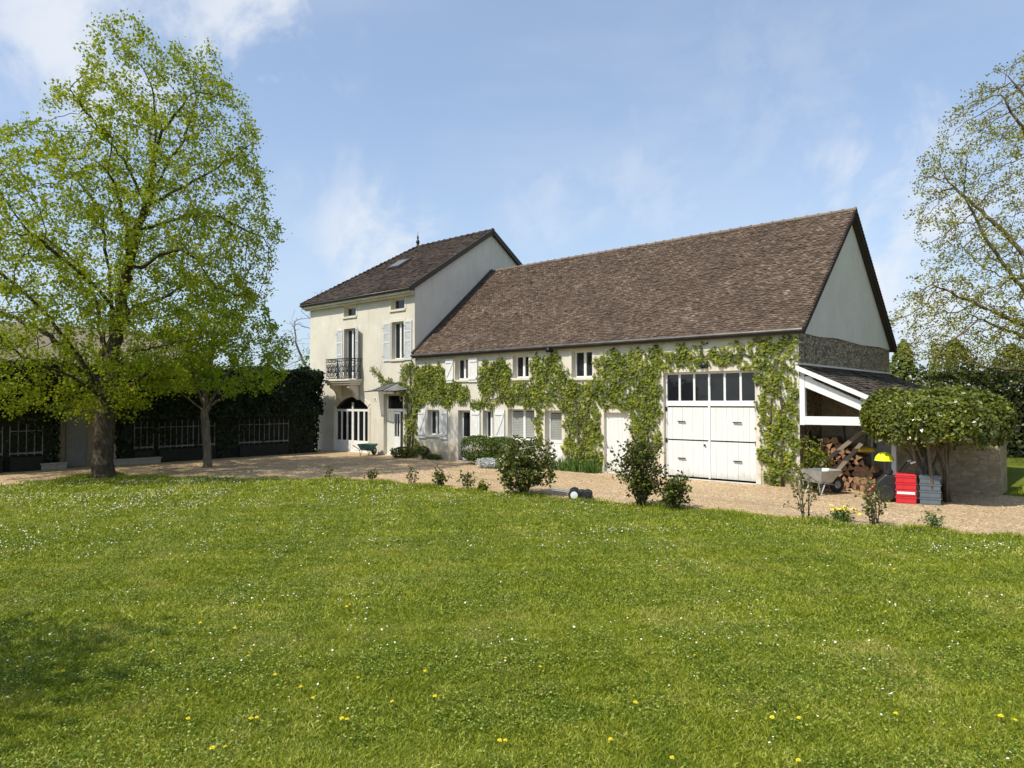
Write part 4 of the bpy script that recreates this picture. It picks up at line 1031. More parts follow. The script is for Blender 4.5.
# gate house in the hedge
gh = empty('gate_house', (-21.3, -10.0, 0), 'small brown gate house with grey door, half hidden by the thick trunk', 'gate house')
b = MB(); b.box(-1.0, .35, -.95, .95, 0, 2.35); b.build('wall', M['plank'], gh)
b = MB(); b.slab([(-1.1, -1.15, 2.352), (.6, -1.15, 2.352), (.6, 1.15, 2.352), (-1.1, 1.15, 2.352)], (0, 0, .06)); b.slab([(.6, -1.15, 2.415), (.6, 1.15, 2.415), (.6, 0, 3.0)], (-1.6, 0, 0)); b.build('roof', M['dark_tile'], gh)
b = MB(); b.box(.352, .40, -.62, -.02, .02, 2.0); b.build('door', M['old_door'], gh)
for yy in (-.93, .55, .93): MB().box(.352, .41, yy - .03, yy + .03, 0, 2.3).build('corner_post', M['trim'], gh)
for (y0, y1, x0, lab) in ((-11.45, -10.72, -20.75, 'short white stone kerb left of the thick trunk'), (-9.35, -7.75, -20.55, 'long low white stone wall right of the thick trunk')):
    o = MB().box(x0, x0 + .3, y0, y1, 0, .17).box(x0 - .03, x0 + .33, y0 - .03, y1 + .03, .173, .22).build('low_wall', M['old_stone'], bevel=.01); tag(o, lab, 'wall')
# neighbour's house and shrub behind the hedge
nb = empty('neighbour_house', (-40, -5, 0), 'neighbouring house with a tan tile roof seen through the lime leaves', 'house', rz=R(8))
nb.scale = (1, .85, .93)
b = MB(); b.box(-4, 4, -7, 7, 0, 4.6); b.slab([(4, -7, 4.6), (-4, -7, 4.6), (0, -7, 6.9)], (0, 14, 0)); b.build('wall', M['trim'], nb)
b = MB(); b.slab([(4.4, -7.4, 4.45), (4.4, 7.4, 4.45), (0, 7.4, 7.05), (0, -7.4, 7.05)], (0, 0, .12)); b.slab([(-4.4, 7.4, 4.45), (-4.4, -7.4, 4.45), (0, -7.4, 7.05), (0, 7.4, 7.05)], (0, 0, .12)); b.build('roof', M['tan_tile'], nb)
b = MB(); b.box(-.3, .3, 3, 3.8, 6.6, 8.0); b.build('chimney', M['trim'], nb)

def bush(name, loc, label, cat, mat, rx, ry, h, n, size, seed, group=None, stems=9, stemmat='twig', z0=.12, shape=1.0, shell=.55, up=.4, lumps=.18, asp=.62, nocore=True, nrm_out=.7):
    r = R_(seed); o = empty(name, loc, label, cat, group)
    d = unit(r.normal(size=(n, 3))); rad_ = np.where(r.random(n) < shell, r.uniform(.82, 1.05, n), r.random(n) ** .5)
    ph = r.uniform(0, 6, 6)
    lump = 1 + lumps * (np.sin(d[:, 0] * 4 + ph[0]) * np.cos(d[:, 1] * 4 + ph[1]) + .7 * np.sin(d[:, 2] * 6 + ph[2] + d[:, 0] * 3) + .5 * np.sin(d[:, 1] * 9 + ph[3]) * np.sin(d[:, 2] * 8 + ph[4]))
    q = d * (rad_ * lump)[:, None]
    q[:, 2] = np.sign(q[:, 2]) * np.abs(q[:, 2]) ** shape
    c = np.stack([q[:, 0] * rx, q[:, 1] * ry, z0 + (h - z0) * (.5 + .5 * q[:, 2])], 1); c[:, 2] = np.maximum(c[:, 2], .02)
    quadmesh('foliage', leaf_quads(c, size, d * nrm_out + np.array([[0, 0, up]]), 1.0, asp, r=r), M[mat], o)
    if stems:
        b = MB()
        for k in range(stems):
            a = r.uniform(0, 6.28); e = np.array([math.cos(a) * rx * r.uniform(.2, .85), math.sin(a) * ry * r.uniform(.2, .85), h * r.uniform(.6, .95)])
            s0 = np.array([math.cos(a) * rx * .12, math.sin(a) * ry * .12, 0])
            mid = (s0 + e) / 2 + np.array([math.cos(a), math.sin(a), 0]) * -.05
            b.tube([s0, mid, e], [.018, .012, .005], 5)
        b.build('stems', M[stemmat], o, smooth=True)
    return o
bush('shrub', (-25.4, 2.2, 0), 'bright green shrub behind the hedge at the house corner', 'shrub', 'bright', 1.6, 1.4, 4.5, 2600, .16, 61)
# clipped mounds, white plant and low plants along the facade
bush('box_bush', (-10.95, -.62, 0), 'left of the two clipped green mounds below the barn windows', 'bush', 'box', .74, .52, 1.02, 4200, .062, 62, 'clipped box mounds', stems=6, shell=.8, lumps=.05, shape=.6)
bush('box_bush', (-9.95, -.60, 0), 'right of the two clipped green mounds, behind the white plant', 'bush', 'box', .66, .5, 1.0, 3800, .062, 63, 'clipped box mounds', stems=6, shell=.8, lumps=.05, shape=.6)
bush('silver_plant', (-9.8, -1.3, 0), 'low silvery white cushion plant before the clipped mounds', 'plant', 'silver', .55, .4, .34, 1500, .06, 64, stems=5, z0=.0, lumps=.1)
bush('box_ball', (-14.35, -.25, 0), 'small clipped olive ball below the shuttered window', 'plant', 'box', .26, .24, .50, 1200, .045, 65, stems=4, shell=.85, lumps=.02)
bush('low_plant', (-13.75, -.25, 0), 'flat dark green plant beside the clipped ball', 'plant', 'rose', .45, .2, .20, 500, .07, 66, stems=4, z0=0)
bush('low_plant', (-15.35, -.45, 0), 'dark bushy plant at the foot of the creeper stems', 'plant', 'rose', .6, .35, .42, 1100, .08, 67, stems=5, z0=0)
# iris clump
r = R_(68); ir = empty('iris_clump', (-6.95, -.35, 0), 'clump of green iris blades at the foot of the creeper', 'plant')
k = 420; c = np.stack([r.uniform(-.95, .95, k), r.uniform(-.22, .22, k), np.zeros(k)], 1); hgt = r.uniform(.22, .48, k); a = r.uniform(0, 6.28, k); wv = np.stack([np.cos(a), np.sin(a), np.zeros(k)], 1) * .016
ln_ = r.normal(size=(k, 3)) * .10; ln_[:, 2] = 0; top = c + ln_; top[:, 2] = hgt
quadmesh('blades', np.stack([c - wv, c + wv, (c * .35 + top * .65) + wv * .9, top], 1), M['iris'], ir)
# rose bushes along the lawn edge
bush('rose_bush', (-4.55, -5.62, 0), 'big round rose bush with pale blooms at the lawn edge', 'bush', 'rose', .72, .66, 1.30, 3600, .085, 71, stems=16, shell=.5, lumps=.22)
def blossoms(o, n, rx, ry, h, seed, size=.05):
    r = R_(seed); d = unit(r.normal(size=(n, 3))); d[:, 2] = np.abs(d[:, 2]) * .9
    c = np.stack([d[:, 0] * rx, d[:, 1] * ry, h * .5 + h * .5 * d[:, 2]], 1)
    quadmesh('blooms', np.concatenate([leaf_quads(c + r.normal(size=c.shape) * .012, size, d, .5, 1.0, r=r) for _ in range(3)]), M['petal'], o)
blossoms(bpy.data.objects['rose_bush'], 26, .68, .62, 1.28, 72)
b2 = empty('tall_bush', (-1.45, -5.4, 0), 'tall loose upright dark bush beside the garage doors', 'bush')
def twiggy(o, seed, spread, h, nst, per, size, mat, lean=0.0, leaf_from=.25, thick=.014, stemmat='twig', jitter=.05):
    r = R_(seed); b = MB(); cs = []; ns = []
    for k in range(nst):
        a = r.uniform(0, 6.28); rr_ = spread * math.sqrt(r.random()); e = np.array([math.cos(a) * rr_ + lean, math.sin(a) * rr_, h * r.uniform(.5, 1.0) * (1 - .35 * rr_ / spread)])
        s0 = np.array([math.cos(a) * .06, math.sin(a) * .06, 0]); m_ = s0 * .4 + e * .6 + np.array([math.cos(a), math.sin(a), 0]) * -.12 * rr_
        pts = [s0, s0 * .7 + m_ * .3, m_, e]
        b.tube(pts, [thick, thick * .85, thick * .6, thick * .28], 5)
        ends = [(m_, e), (s0, m_)]
        for j in range(3):
            t = r.uniform(.35, .85); p = m_ * (1 - t) + e * t if r.random() < .6 else s0 * (1 - t) + m_ * t
            q = p + np.array([r.normal() * .16, r.normal() * .16, abs(r.normal()) * .16]) * min(1.4, h)
            b.tube([p, q], [thick * .4, thick * .2], 4); ends.append((p, q)); ends.append((p, q))
        for j in range(per):
            p, q = ends[r.integers(len(ends))]; t = r.random(); c = p * (1 - t) + q * t + r.normal(size=3) * jitter
            if c[2] < leaf_from * h * r.random() * 1.6: continue
            cs.append(c)
    cs = np.array(cs)
    quadmesh('foliage', leaf_quads(cs, size, np.tile([[0, 0, .5]], (len(cs), 1)), 1.0, .6, r=r), M[mat], o)
    b.build('stems', M[stemmat], o, smooth=True)
twiggy(b2, 73, .52, 1.88, 24, 130, .078, 'rose', leaf_from=.12, jitter=.07)
b3 = empty('rose_bush', (-.70, -5.25, 0), 'small dark green bush right of the tall loose bush', 'bush'); twiggy(b3, 74, .3, .92, 13, 75, .085, 'rose', leaf_from=.1, jitter=.06)
for i, (loc, seed, sp, h, ns, per, lab) in enumerate([((1.82, -4.92, 0), 75, .3, 1.15, 8, 20, 'nearly bare rose with a few leaves before the woodshed'), ((2.93, -4.72, 0), 76, .3, .92, 9, 34, 'slim young rose with dark leaves before the grey door'),
        ((-7.25, -5.85, 0), 77, .2, .58, 7, 48, 'small leafy rose on the lawn edge below the shuttered window'), ((-6.35, -5.80, 0), 78, .3, .55, 8, 26, 'straggly young rose left of the big round rose bush'), ((-8.3, -5.95, 0), 79, .25, .50, 6, 16, 'sparse twiggy rose before the entrance door'),
        ((-9.85, -6.15, 0), 80, .16, .34, 6, 26, 'tiny dark plant on the lawn edge before the teal barrow'), ((-11.05, -6.75, 0), 81, .14, .42, 5, 14, 'thin twiggy plant on the lawn edge before the arched gate'), ((-5.72, -5.85, 0), 82, .16, .26, 7, 40, 'low yellowish tuft beside the big round rose bush')]):
    o = empty('young_rose', loc, lab, 'plant', 'young plants along the lawn edge'); twiggy(o, seed, sp, h, ns, per, .07, 'rose' if i < 7 else 'vine', leaf_from=.2 if i < 2 else .1, thick=.010)
o = empty('yellow_flowers', (2.38, -4.55, 0), 'low clump of yellow flowers between the two young roses', 'flowers'); twiggy(o, 83, .22, .22, 10, 30, .06, 'iris', leaf_from=0, thick=.005)
r = R_(84); c = np.stack([r.normal(size=46) * .15, r.normal(size=46) * .10, r.uniform(.16, .27, 46)], 1); quadmesh('blooms', leaf_quads(c, .062, np.tile([[0, 0, 1.0]], (46, 1)), .5, 1, r=r), M['dandelion'], o)
o = empty('weed_tuft', (3.75, -4.45, 0), 'tuft of tall weeds on the gravel edge at right', 'plant'); twiggy(o, 85, .28, .42, 10, 22, .05, 'iris', leaf_from=.1, thick=.005)
bush('low_plant', (.45, -.32, 0), 'bushy green growth at the barn corner behind the barrow', 'plant', 'vine', .34, .25, 1.3, 900, .07, 86, stems=8, z0=0, lumps=.3)

# --- the umbrella-shaped laurel before the woodshed
rr = R_(91); base = np.array((3.14, -.67, 0.0)); lau = empty('laurel_tree', base, 'wide flat-topped laurel clipped like an umbrella over many bare stems', 'tree')
n = 25000; a = rr.uniform(0, 6.28, n); q = np.sqrt(rr.random(n)); rx, ry = 1.50, 1.4
side = rr.random(n) < .48; q = np.where(side, rr.uniform(.80, 1.0, n), q)
ph = 1 + .05 * np.sin(3 * a + 1) + .035 * np.sin(7 * a)
x = q * np.cos(a) * rx * ph + .13; y_ = q * np.sin(a) * ry * ph + .15
t_ = np.where(rr.random(n) < .72, 1 - np.abs(rr.normal(size=n)) * .08, rr.random(n)); t_ = np.where(side & (rr.random(n) < .75), rr.random(n), t_)
hh = np.sqrt(np.maximum(1 - q ** 5, 0.0)); lump = .08 * np.sin(x * 3.1) * np.cos(y_ * 2.7) + .06 * np.sin(x * 7.3 + y_ * 5) + np.where(rr.random(n) < .03, .10, 0)
z = 1.80 + (2 * t_ - 1) * np.where(t_ > .5, .64, .60) * hh + lump + rr.normal(size=n) * .025
nrm = np.stack([np.cos(a) * side, np.sin(a) * side, np.where(side, .4, 1.0)], 1)
loc_ = local((0, 0, 0), np.stack([x, y_, z], 1)); nw = local((0, 0, 0), nrm)
quadmesh('foliage', leaf_quads(loc_, .10, nw, .75, .5, r=rr), M['laurel'], lau)
b = MB()
for k in range(16):
    aa = rr.uniform(0, 6.28); s0 = np.array([.06 + np.clip(rr.normal(), -1.6, 1.6) * .2, .05 + rr.normal() * .15, 0]); rr_ = rr.uniform(.35, 1.0)
    e = np.array([math.cos(aa) * rx * .78 * rr_, math.sin(aa) * ry * .78 * rr_ + .1, 1.8])
    p1 = s0 + (e - s0) * np.array([.12, .12, .35]) + rr.normal(size=3) * .04; p2 = s0 + (e - s0) * np.array([.45, .45, .7]) + rr.normal(size=3) * .05
    th = rr.uniform(.028, .055); b.tube([local((0, 0, 0), v)[0] for v in (s0, p1, p2, e)], [th, th * .9, th * .75, th * .4], 7)
    for j in range(2):
        e2 = e + np.array([rr.normal() * .4, rr.normal() * .4, .2]); b.tube([local((0, 0, 0), v)[0] for v in (p2, e2)], [th * .5, th * .25], 5)
b.build('stems', M['pale_bark'], lau, smooth=True)
# --- second laurel and hedges on the right
bush('laurel_bush', (6.9, 3.4, 0), 'tall laurel mass at the right edge behind the umbrella-shaped one', 'bush', 'laurel', 2.0, 1.8, 3.05, 7000, .13, 92, stems=14, z0=1.15, shape=.7, lumps=.15)
hd = empty('hedge', (0, 0, 0), 'long clipped hedge behind the woodshed at right', 'hedge')
HB = lambda x, y, z: local((3.2, 15.5, 0), (x, y, z))[0]
n = 17000; q = rr.random((n, 3)); face = rr.random(n) < .55
u = (q[:, 0] * 14 - 3.2); v = np.where(face, -.0, q[:, 1] * 1.6) + rr.normal(size=n) * .10; zz = np.where(face, q[:, 2] * 3.25, 3.25) + .14 * np.sin(u * 2.1) * np.cos(u * .7) + rr.normal(size=n) * .09
nl = local((0, 0, 0), np.stack([np.zeros(n), np.where(face, -1.0, 0), np.where(face, 0.2, 1.0)], 1))
quadmesh('foliage', leaf_quads(local((3.2, 15.5, 0), np.stack([u, v, np.maximum(zz, .05)], 1)), .16, nl, .9, .6, r=rr), M['farhedge'], hd)
cr = [local((3.2, 15.5, 0), t)[0] for t in ((-2.5, .3, 0), (10.6, .3, 0), (10.6, 1.4, 0), (-2.5, 1.4, 0))]; MB().slab([tuple(p) for p in cr], (0, 0, 2.6)).build('stems', M['hedge_core'], hd)
# conifers and loose trees behind
def conifer(loc, h, rad0, label, seed, group=None):
    r = R_(seed); o = empty('conifer', loc, label, 'tree', group); n = 5200
    t = r.random(n) ** 1.3; a = r.uniform(0, 6.28, n); lay = np.floor(t * 11) / 11
    rr_ = rad0 * (1 - t ** 1.6) ** .75 * (.55 + .5 * np.sqrt(r.random(n))) * (1 + .25 * np.sin(a * 5 + lay * 17) + .15 * np.sin(a * 11 + lay * 40)) + .03
    c = np.stack([np.cos(a) * rr_, np.sin(a) * rr_, .25 + t * (h - .25) - .12 * rr_ + r.normal(size=n) * .05], 1)
    quadmesh('foliage', leaf_quads(c, .2, np.stack([np.cos(a), np.sin(a), .6 + 0 * a], 1), .8, .4, r=r), M['conifer'], o)
    MB().tube([(0, 0, 0), (0, 0, h * .9)], [.14, .02], 8).build('trunk', M['twig'], o, smooth=True)
conifer((-.9, 15.2, 0), 4.75, 1.15, 'small pointed green conifer just right of the stone gable', 95)
conifer((.75, 16.6, 0), 4.8, 2.3, 'broader olive conifer behind the laurel and hedge', 96)
conifer((2.6, 18.5, 0), 4.6, 2.2, 'dull green conifer half hidden by the budding tree', 97)
bush('shrub', (10.5, 9.5, 0), 'bright lit shrub at the right edge under the laurel', 'shrub', 'bright', 1.5, 1.2, 2.3, 2600, .13, 98)

# ================================================================== CREEPERS ON THE FACADE
from mathutils.geometry import tessellate_polygon
POLY = {
'A':[(-15.12,3.61),(-14.59,3.67),(-13.65,3.67),(-13.31,3.43),(-13.32,2.93),(-12.16,2.88),(-12.05,2.20),(-12.70,2.20),(-13.13,2.01),(-13.36,2.05),(-13.70,2.20),(-14.52,2.20),(-14.88,1.92),(-15.06,1.55),(-15.12,1.27)],
'A2':[(-16.20,2.93),(-15.82,3.83),(-15.17,3.88),(-14.95,3.08),(-15.00,1.88),(-14.93,1.08),(-14.80,0.29),(-14.98,0.05),(-15.75,0.05),(-15.72,1.05),(-15.70,2.07),(-16.06,2.44)],
'A3':[(-18.02,3.74),(-17.74,3.73),(-16.99,3.20),(-16.33,2.95),(-16.06,2.6),(-16.58,2.7),(-17.32,3.05)],
'B':[(-11.50,3.38),(-11.18,3.66),(-10.49,3.71),(-9.96,3.62),(-9.94,3.02),(-10.01,2.77),(-10.39,2.67),(-10.63,2.60),(-10.98,2.50),(-11.28,2.28),(-11.48,2.57),(-11.50,3.02)],
'B2':[(-11.95,2.13),(-11.58,2.32),(-11.08,2.32),(-10.63,2.24),(-10.78,2.06),(-11.28,1.99),(-11.79,1.97)],
'C':[(-10.68,2.21),(-10.49,2.57),(-9.91,2.84),(-9.36,2.92),(-9.02,2.97),(-9.02,3.59),(-8.86,3.75),(-8.29,3.80),(-7.70,3.77),(-7.61,3.41),(-7.37,2.90),(-6.96,2.83),(-6.49,2.83),(-6.38,3.11),(-6.30,3.49),(-6.03,3.74),(-5.58,3.81),(-5.15,3.73),(-4.72,3.80),(-4.21,3.81),(-3.97,3.71),(-4.01,3.29),(-4.0,2.28),(-4.03,1.10),(-4.12,0.62),(-4.56,0.72),(-4.90,0.94),(-5.04,1.52),(-5.11,1.98),(-5.73,2.0),(-6.07,1.98),(-6.15,2.13),(-6.34,2.28),(-6.15,1.65),(-6.11,1.02),(-6.10,0.33),(-6.26,0.07),(-6.77,0.1),(-7.53,0.18),(-7.60,0.63),(-7.53,1.03),(-7.58,1.46),(-7.49,1.79),(-7.65,2.05),(-8.29,2.08),(-9.08,2.04),(-10.00,2.10)],
'C2':[(-8.84,2.08),(-8.54,2.08),(-8.52,1.43),(-8.55,0.69),(-8.75,0.65),(-8.82,1.26)],
'D':[(-4.04,3.68),(-3.64,3.75),(-3.07,3.81),(-2.63,3.82),(-2.58,3.59),(-2.49,3.30),(-2.58,3.13),(-2.95,3.17),(-3.39,3.13),(-3.78,3.14),(-4.01,3.00)],
'E':[(-2.43,3.35),(-2.36,3.69),(-2.04,3.76),(-1.58,3.84),(-1.08,3.87),(-0.54,3.89),(-0.05,3.89),(-0.02,3.53),(-0.03,2.29),(-0.02,1.26),(-0.02,0.49),(-0.05,0.02),(-0.36,0.0),(-0.78,0.0),(-0.94,0.21),(-0.88,0.48),(-1.05,0.81),(-1.05,1.48),(-1.05,2.29),(-1.05,3.01),(-1.36,3.17),(-1.72,3.21),(-2.10,3.25)]}
def inside(px, pz, poly):
    p = np.array(poly); res = np.zeros(len(px), bool); j = len(p) - 1
    for i in range(len(p)):
        c = ((p[i, 1] > pz) != (p[j, 1] > pz)) & (px < (p[j, 0] - p[i, 0]) * (pz - p[i, 1]) / (p[j, 1] - p[i, 1] + 1e-12) + p[i, 0]); res ^= c; j = i
    return res
def wob2(x, z): return np.sin(x * 3.1 + z * 1.7) * np.cos(z * 3.9 - x * 1.1) + .6 * np.sin(x * 7.7 - z * 5.1 + 1) + .5 * np.cos(x * 11 + z * 13)
def creeper(keys, dens, label, seed, stems, gaps=0.0, size=.085):
    r = R_(seed); o = empty('creeper', (0, 0, 0), label, 'climbing plant', 'climbing plants on the facade')
    Cs = []; Ns = []
    for key in keys:
        p = np.array(POLY[key]); A = .5 * abs(np.dot(p[:, 0], np.roll(p[:, 1], 1)) - np.dot(p[:, 1], np.roll(p[:, 0], 1)))
        lo = p.min(0) - .08; hi = p.max(0) + .08; k = int(dens.get(key, 400) * (hi - lo).prod())
        x = r.uniform(lo[0], hi[0], k); z = r.uniform(lo[1], hi[1], k)
        jx = x + .07 * np.sin(z * 9 + 1) + r.normal(size=k) * .05; jz = z + .07 * np.sin(x * 8) + r.normal(size=k) * .05
        w_ = wob2(x, z); g_ = gaps.get(key, 0) if isinstance(gaps, dict) else gaps
        keep = inside(jx, jz, POLY[key]) & (r.random(k) < np.clip(1.0 - g_ * (.75 - .62 * w_), .04, 1))
        x, z, w_ = x[keep], z[keep], w_[keep]
        th = .035 + .022 * np.clip(w_, -1, 1.5) + .04 * r.random(len(x))
        y = -th * r.uniform(.35, 1.15, len(x)) - .015
        Cs.append(np.stack([x, y, z], 1))
        # foliage on a bumpy mat: leaves tip outwards and down
        gx = (wob2(x + .02, z) - wob2(x - .02, z)) * .6; gz = (wob2(x, z + .02) - wob2(x, z - .02)) * .6
        Ns.append(np.stack([-gx, -np.ones(len(x)) * 1.1, .55 - gz], 1))
    C_ = np.vstack(Cs); nn = np.vstack(Ns)
    quadmesh('foliage', leaf_quads(C_, size, unit(nn), .5, .85, r=r), M['vine'], o)
    b = MB()
    for pts, th in stems:
        q = [np.array((x + r.normal() * .02, -.03 - r.random() * .02, z)) for x, z in pts]
        b.tube(q, list(np.linspace(th, th * .45, len(q))), 6)
        for a, c in zip(q[:-1], q[1:]):
            for j in range(4):
                t = r.random(); s = a * (1 - t) + c * t; e = s + np.array([r.normal() * .35, -.01, r.normal() * .28]); b.tube([s, (s + e) / 2 + np.array([0, -.01, .04]), e], [.007, .005, .003], 4)
    b.build('stems', M['twig'], o, smooth=True)
    return o
creeper(['A', 'A2', 'A3'], {'A': 900, 'A2': 520, 'A3': 520}, 'creeper at the left end of the barn, climbing beside the entrance canopy', 101,
        [([(-15.45, 0), (-15.4, .9), (-15.3, 1.9), (-15.35, 2.9), (-15.4, 3.7)], .05), ([(-15.6, 0), (-15.55, 1.1), (-15.6, 2.4), (-16.3, 2.8), (-17.2, 3.2), (-18.0, 3.72)], .035), ([(-15.25, 0), (-15.15, 1.3), (-14.8, 2.4), (-14.0, 2.9), (-12.6, 2.6)], .035)], {'A2': .45, 'A3': .3, 'A': .12})
creeper(['B', 'B2', 'C', 'C2'], {'B': 900, 'B2': 800, 'C': 860, 'C2': 700}, 'wide creeper covering the middle of the barn between its windows', 102,
        [([(-6.85, 0), (-6.8, .9), (-6.7, 1.7), (-6.5, 2.4), (-5.6, 2.8), (-4.6, 3.2)], .05), ([(-7.0, 0), (-7.0, 1.0), (-7.1, 2.2), (-8.2, 2.5), (-9.6, 2.4), (-10.9, 2.3), (-11.3, 2.9)], .04), ([(-4.4, .5), (-4.45, 1.4), (-4.5, 2.4), (-4.6, 3.3)], .03), ([(-7.2, 2.3), (-7.5, 2.9), (-8.3, 3.4)], .025)], {'C': .36, 'B': .12, 'B2': .2, 'C2': .2})
creeper(['D', 'E'], {'D': 760, 'E': 860}, 'yellow-green creeper framing the garage doors up to the barn corner', 103,
        [([(-.45, 0), (-.5, 1.0), (-.45, 2.0), (-.55, 3.0), (-1.4, 3.5), (-2.3, 3.5), (-3.6, 3.45)], .045), ([(-.6, 0), (-.75, 1.2), (-.7, 2.4), (-.5, 3.6)], .03)], {'D': .38, 'E': .52}, .085)

# ================================================================== THINGS ABOUT THE YARD
# teal barrow by the arched gate
wb = empty('wheelbarrow', (-17.35, -.62, 0), 'dark teal wheelbarrow parked by the arched gate', 'wheelbarrow', rz=R(108))
def barrow(o, traymat, framemat, tw=.34, L=.9):
    t = MB(); top = [(-L * .5, -tw), (L * .42, -tw * .9), (L * .55, -tw * .5), (L * .55, tw * .5), (L * .42, tw * .9), (-L * .5, tw)]; bot = [(-L * .36, -tw * .62), (L * .15, -tw * .55), (L * .2, -tw * .3), (L * .2, tw * .3), (L * .15, tw * .55), (-L * .36, tw * .62)]
    vs = [(x, y, .58) for x, y in top] + [(x, y, .28) for x, y in bot] + [(x * .95, y * .93, .578) for x, y in top] + [(x * .95, y * .93, .30) for x, y in bot]
    n = 6; fs = [(i, (i + 1) % n, n + (i + 1) % n, n + i) for i in range(n)] + [(2 * n + (i + 1) % n, 2 * n + i, 3 * n + i, 3 * n + (i + 1) % n) for i in range(n)] + [(i, 2 * n + i, 2 * n + (i + 1) % n, (i + 1) % n) for i in range(n)] + [tuple(range(n, 2 * n)), tuple(range(3 * n, 4 * n))]
    t.add(vs, fs); t.build('tray', M[traymat], o)
    f = MB()
    for s in (-1, 1): f.tube([(L * .62, s * .05, .18), (0, s * .2, .26), (-L * .55, s * .25, .33), (-L * 1.0, s * .27, .50)], .017, 6)
    f.build('frame', M[framemat], o)
    for s in (-1, 1): MB().tube([(-L * .2, s * .24, .29), (-L * .42, s * .25, .0), (-L * .5, s * .25, .30)], .016, 6).build('leg', M[framemat], o)
    for s in (-1, 1): MB().tube([(-L * 1.0, s * .27, .50), (-L * 1.14, s * .27, .54)], .024, 7).build('grip', M['rubber'], o)
    w_ = MB(); w_.lathe([(.10, -.03), (.185, -.045), (.20, -.02), (.20, .02), (.185, .045), (.10, .03)], (L * .62, 0, .20), 20, 'y'); wo = w_.build('wheel', M['rubber'], o, smooth=False)
    MB().lathe([(.02, -.06), (.095, -.034), (.095, .034), (.02, .06)], (L * .62, 0, .20), 14, 'y').build('rim', M['galv'], wo)
barrow(wb, 'teal', 'iron', .42, .8)
wb.scale = (.82, .82, .82)
wb2 = empty('wheelbarrow', (0, 0, 0), 'galvanised steel wheelbarrow parked before the firewood', 'wheelbarrow')
barrow(wb2, 'galv', 'galv', .36, .72)
wb2.location = (.80, -.80, 0); wb2.rotation_euler = (0, 0, R(62))
# robot-like mower with two wheels at the lawn edge
mw = empty('lawn_mower', (-3.0, -5.45, 0), 'small black lawn mower with white-hubbed wheels on the lawn edge', 'mower', rz=R(35))
b = MB(); b.slab([(-.30, -.17, .07), (.22, -.17, .07), (.30, -.17, .15), (.26, -.17, .23), (.05, -.17, .27), (-.22, -.17, .22), (-.32, -.17, .14)], (0, .34, 0)); b.build('body', M['black'], mw, bevel=.03)
for x, rad_ in ((-.16, .155), (.20, .13)):
    for s in (-1, 1):
        wo = MB().lathe([(.06, -.035), (rad_ * .93, -.04), (rad_, -.02), (rad_, .02), (rad_ * .93, .04), (.06, .035)], (x, s * .225, rad_), 20, 'y').build('wheel', M['rubber'], mw)
        MB().lathe([(.015, -.05), (rad_ * .62, -.043), (rad_ * .62, .043), (.015, .05)], (x, s * .225, rad_), 16, 'y').build('hub', M['white'] if x < 0 else M['black'], wo)
b = MB(); b.tube([(-.22, -.13, .2), (-.75, -.13, .27), (-.78, 0, .28), (-.75, .13, .27), (-.22, .13, .2)], .014, 6); b.build('handle', M['galv'], mw)
mw.scale = (.85, .85, .85)
# red and grey crate stacks
def crate(label, loc, mat, group, w_=.38, d=.32, h=.145):
    o = empty('plastic_crate', loc, label, 'crate', group, rz=R(14))
    t = .012; b = MB()
    b.box(-w_ / 2, w_ / 2, -d / 2, d / 2, .004, .016)
    for (x0, x1, y0, y1) in ((-w_ / 2, w_ / 2, -d / 2, -d / 2 + t), (-w_ / 2, w_ / 2, d / 2 - t, d / 2), (-w_ / 2, -w_ / 2 + t, -d / 2 + t, d / 2 - t), (w_ / 2 - t, w_ / 2, -d / 2 + t, d / 2 - t)): b.box(x0, x1, y0, y1, .0165, h - .03)
    for k in range(7):
        x = -w_ / 2 + w_ * (k + .5) / 7; b.box(x - .007, x + .007, -d / 2 - .008, -d / 2 - .0005, .02, h - .031)
    b.build('body', M[mat], o)
    b = MB(); e = .014
    for (x0, x1, y0, y1) in ((-w_ / 2 - e, w_ / 2 + e, -d / 2 - e, -d / 2 + t), (-w_ / 2 - e, w_ / 2 + e, d / 2 - t, d / 2 + e), (-w_ / 2 - e, -w_ / 2 + t, -d / 2 + t, d / 2 - t), (w_ / 2 - t, w_ / 2 + e, -d / 2 + t, d / 2 - t)): b.box(x0, x1, y0, y1, h - .029, h - .002)
    b.build('rim', M[mat], o)
    return o, w_, d, h
ORD = ['bottom', 'second from the bottom', 'second from the top', 'top']
for st_, (mat, colr, loc) in enumerate((('red', 'red', (2.66, -1.12, 0)), ('greycrate', 'blue-grey', (3.10, -1.01, 0)))):
    for k in range(4):
        o, w_, d, h = crate('%s plastic crate, %s of the %s stack before the laurel stems' % (colr, ORD[k], colr), (loc[0], loc[1], k * .148), mat, 'stacked plastic crates')
        if k == 1 and mat == 'red': MB().box(-w_ / 2 + .02, w_ / 2 - .02, -d / 2 - .013, -d / 2 - .009, .05, .105).build('white_band', M['white'], o)
    tp = MB(); tp.box(-.205, .205, -.175, .175, 0, .028); tp.box(-.18, .18, -.15, .15, .028, .04)
    o = tp.build('crate_lid', M[mat], loc=(loc[0], loc[1], .592), bevel=.006); o.rotation_euler = (0, 0, R(14)); tag(o, 'flat %s lid on top of the %s crate stack' % (colr, colr), 'lid')
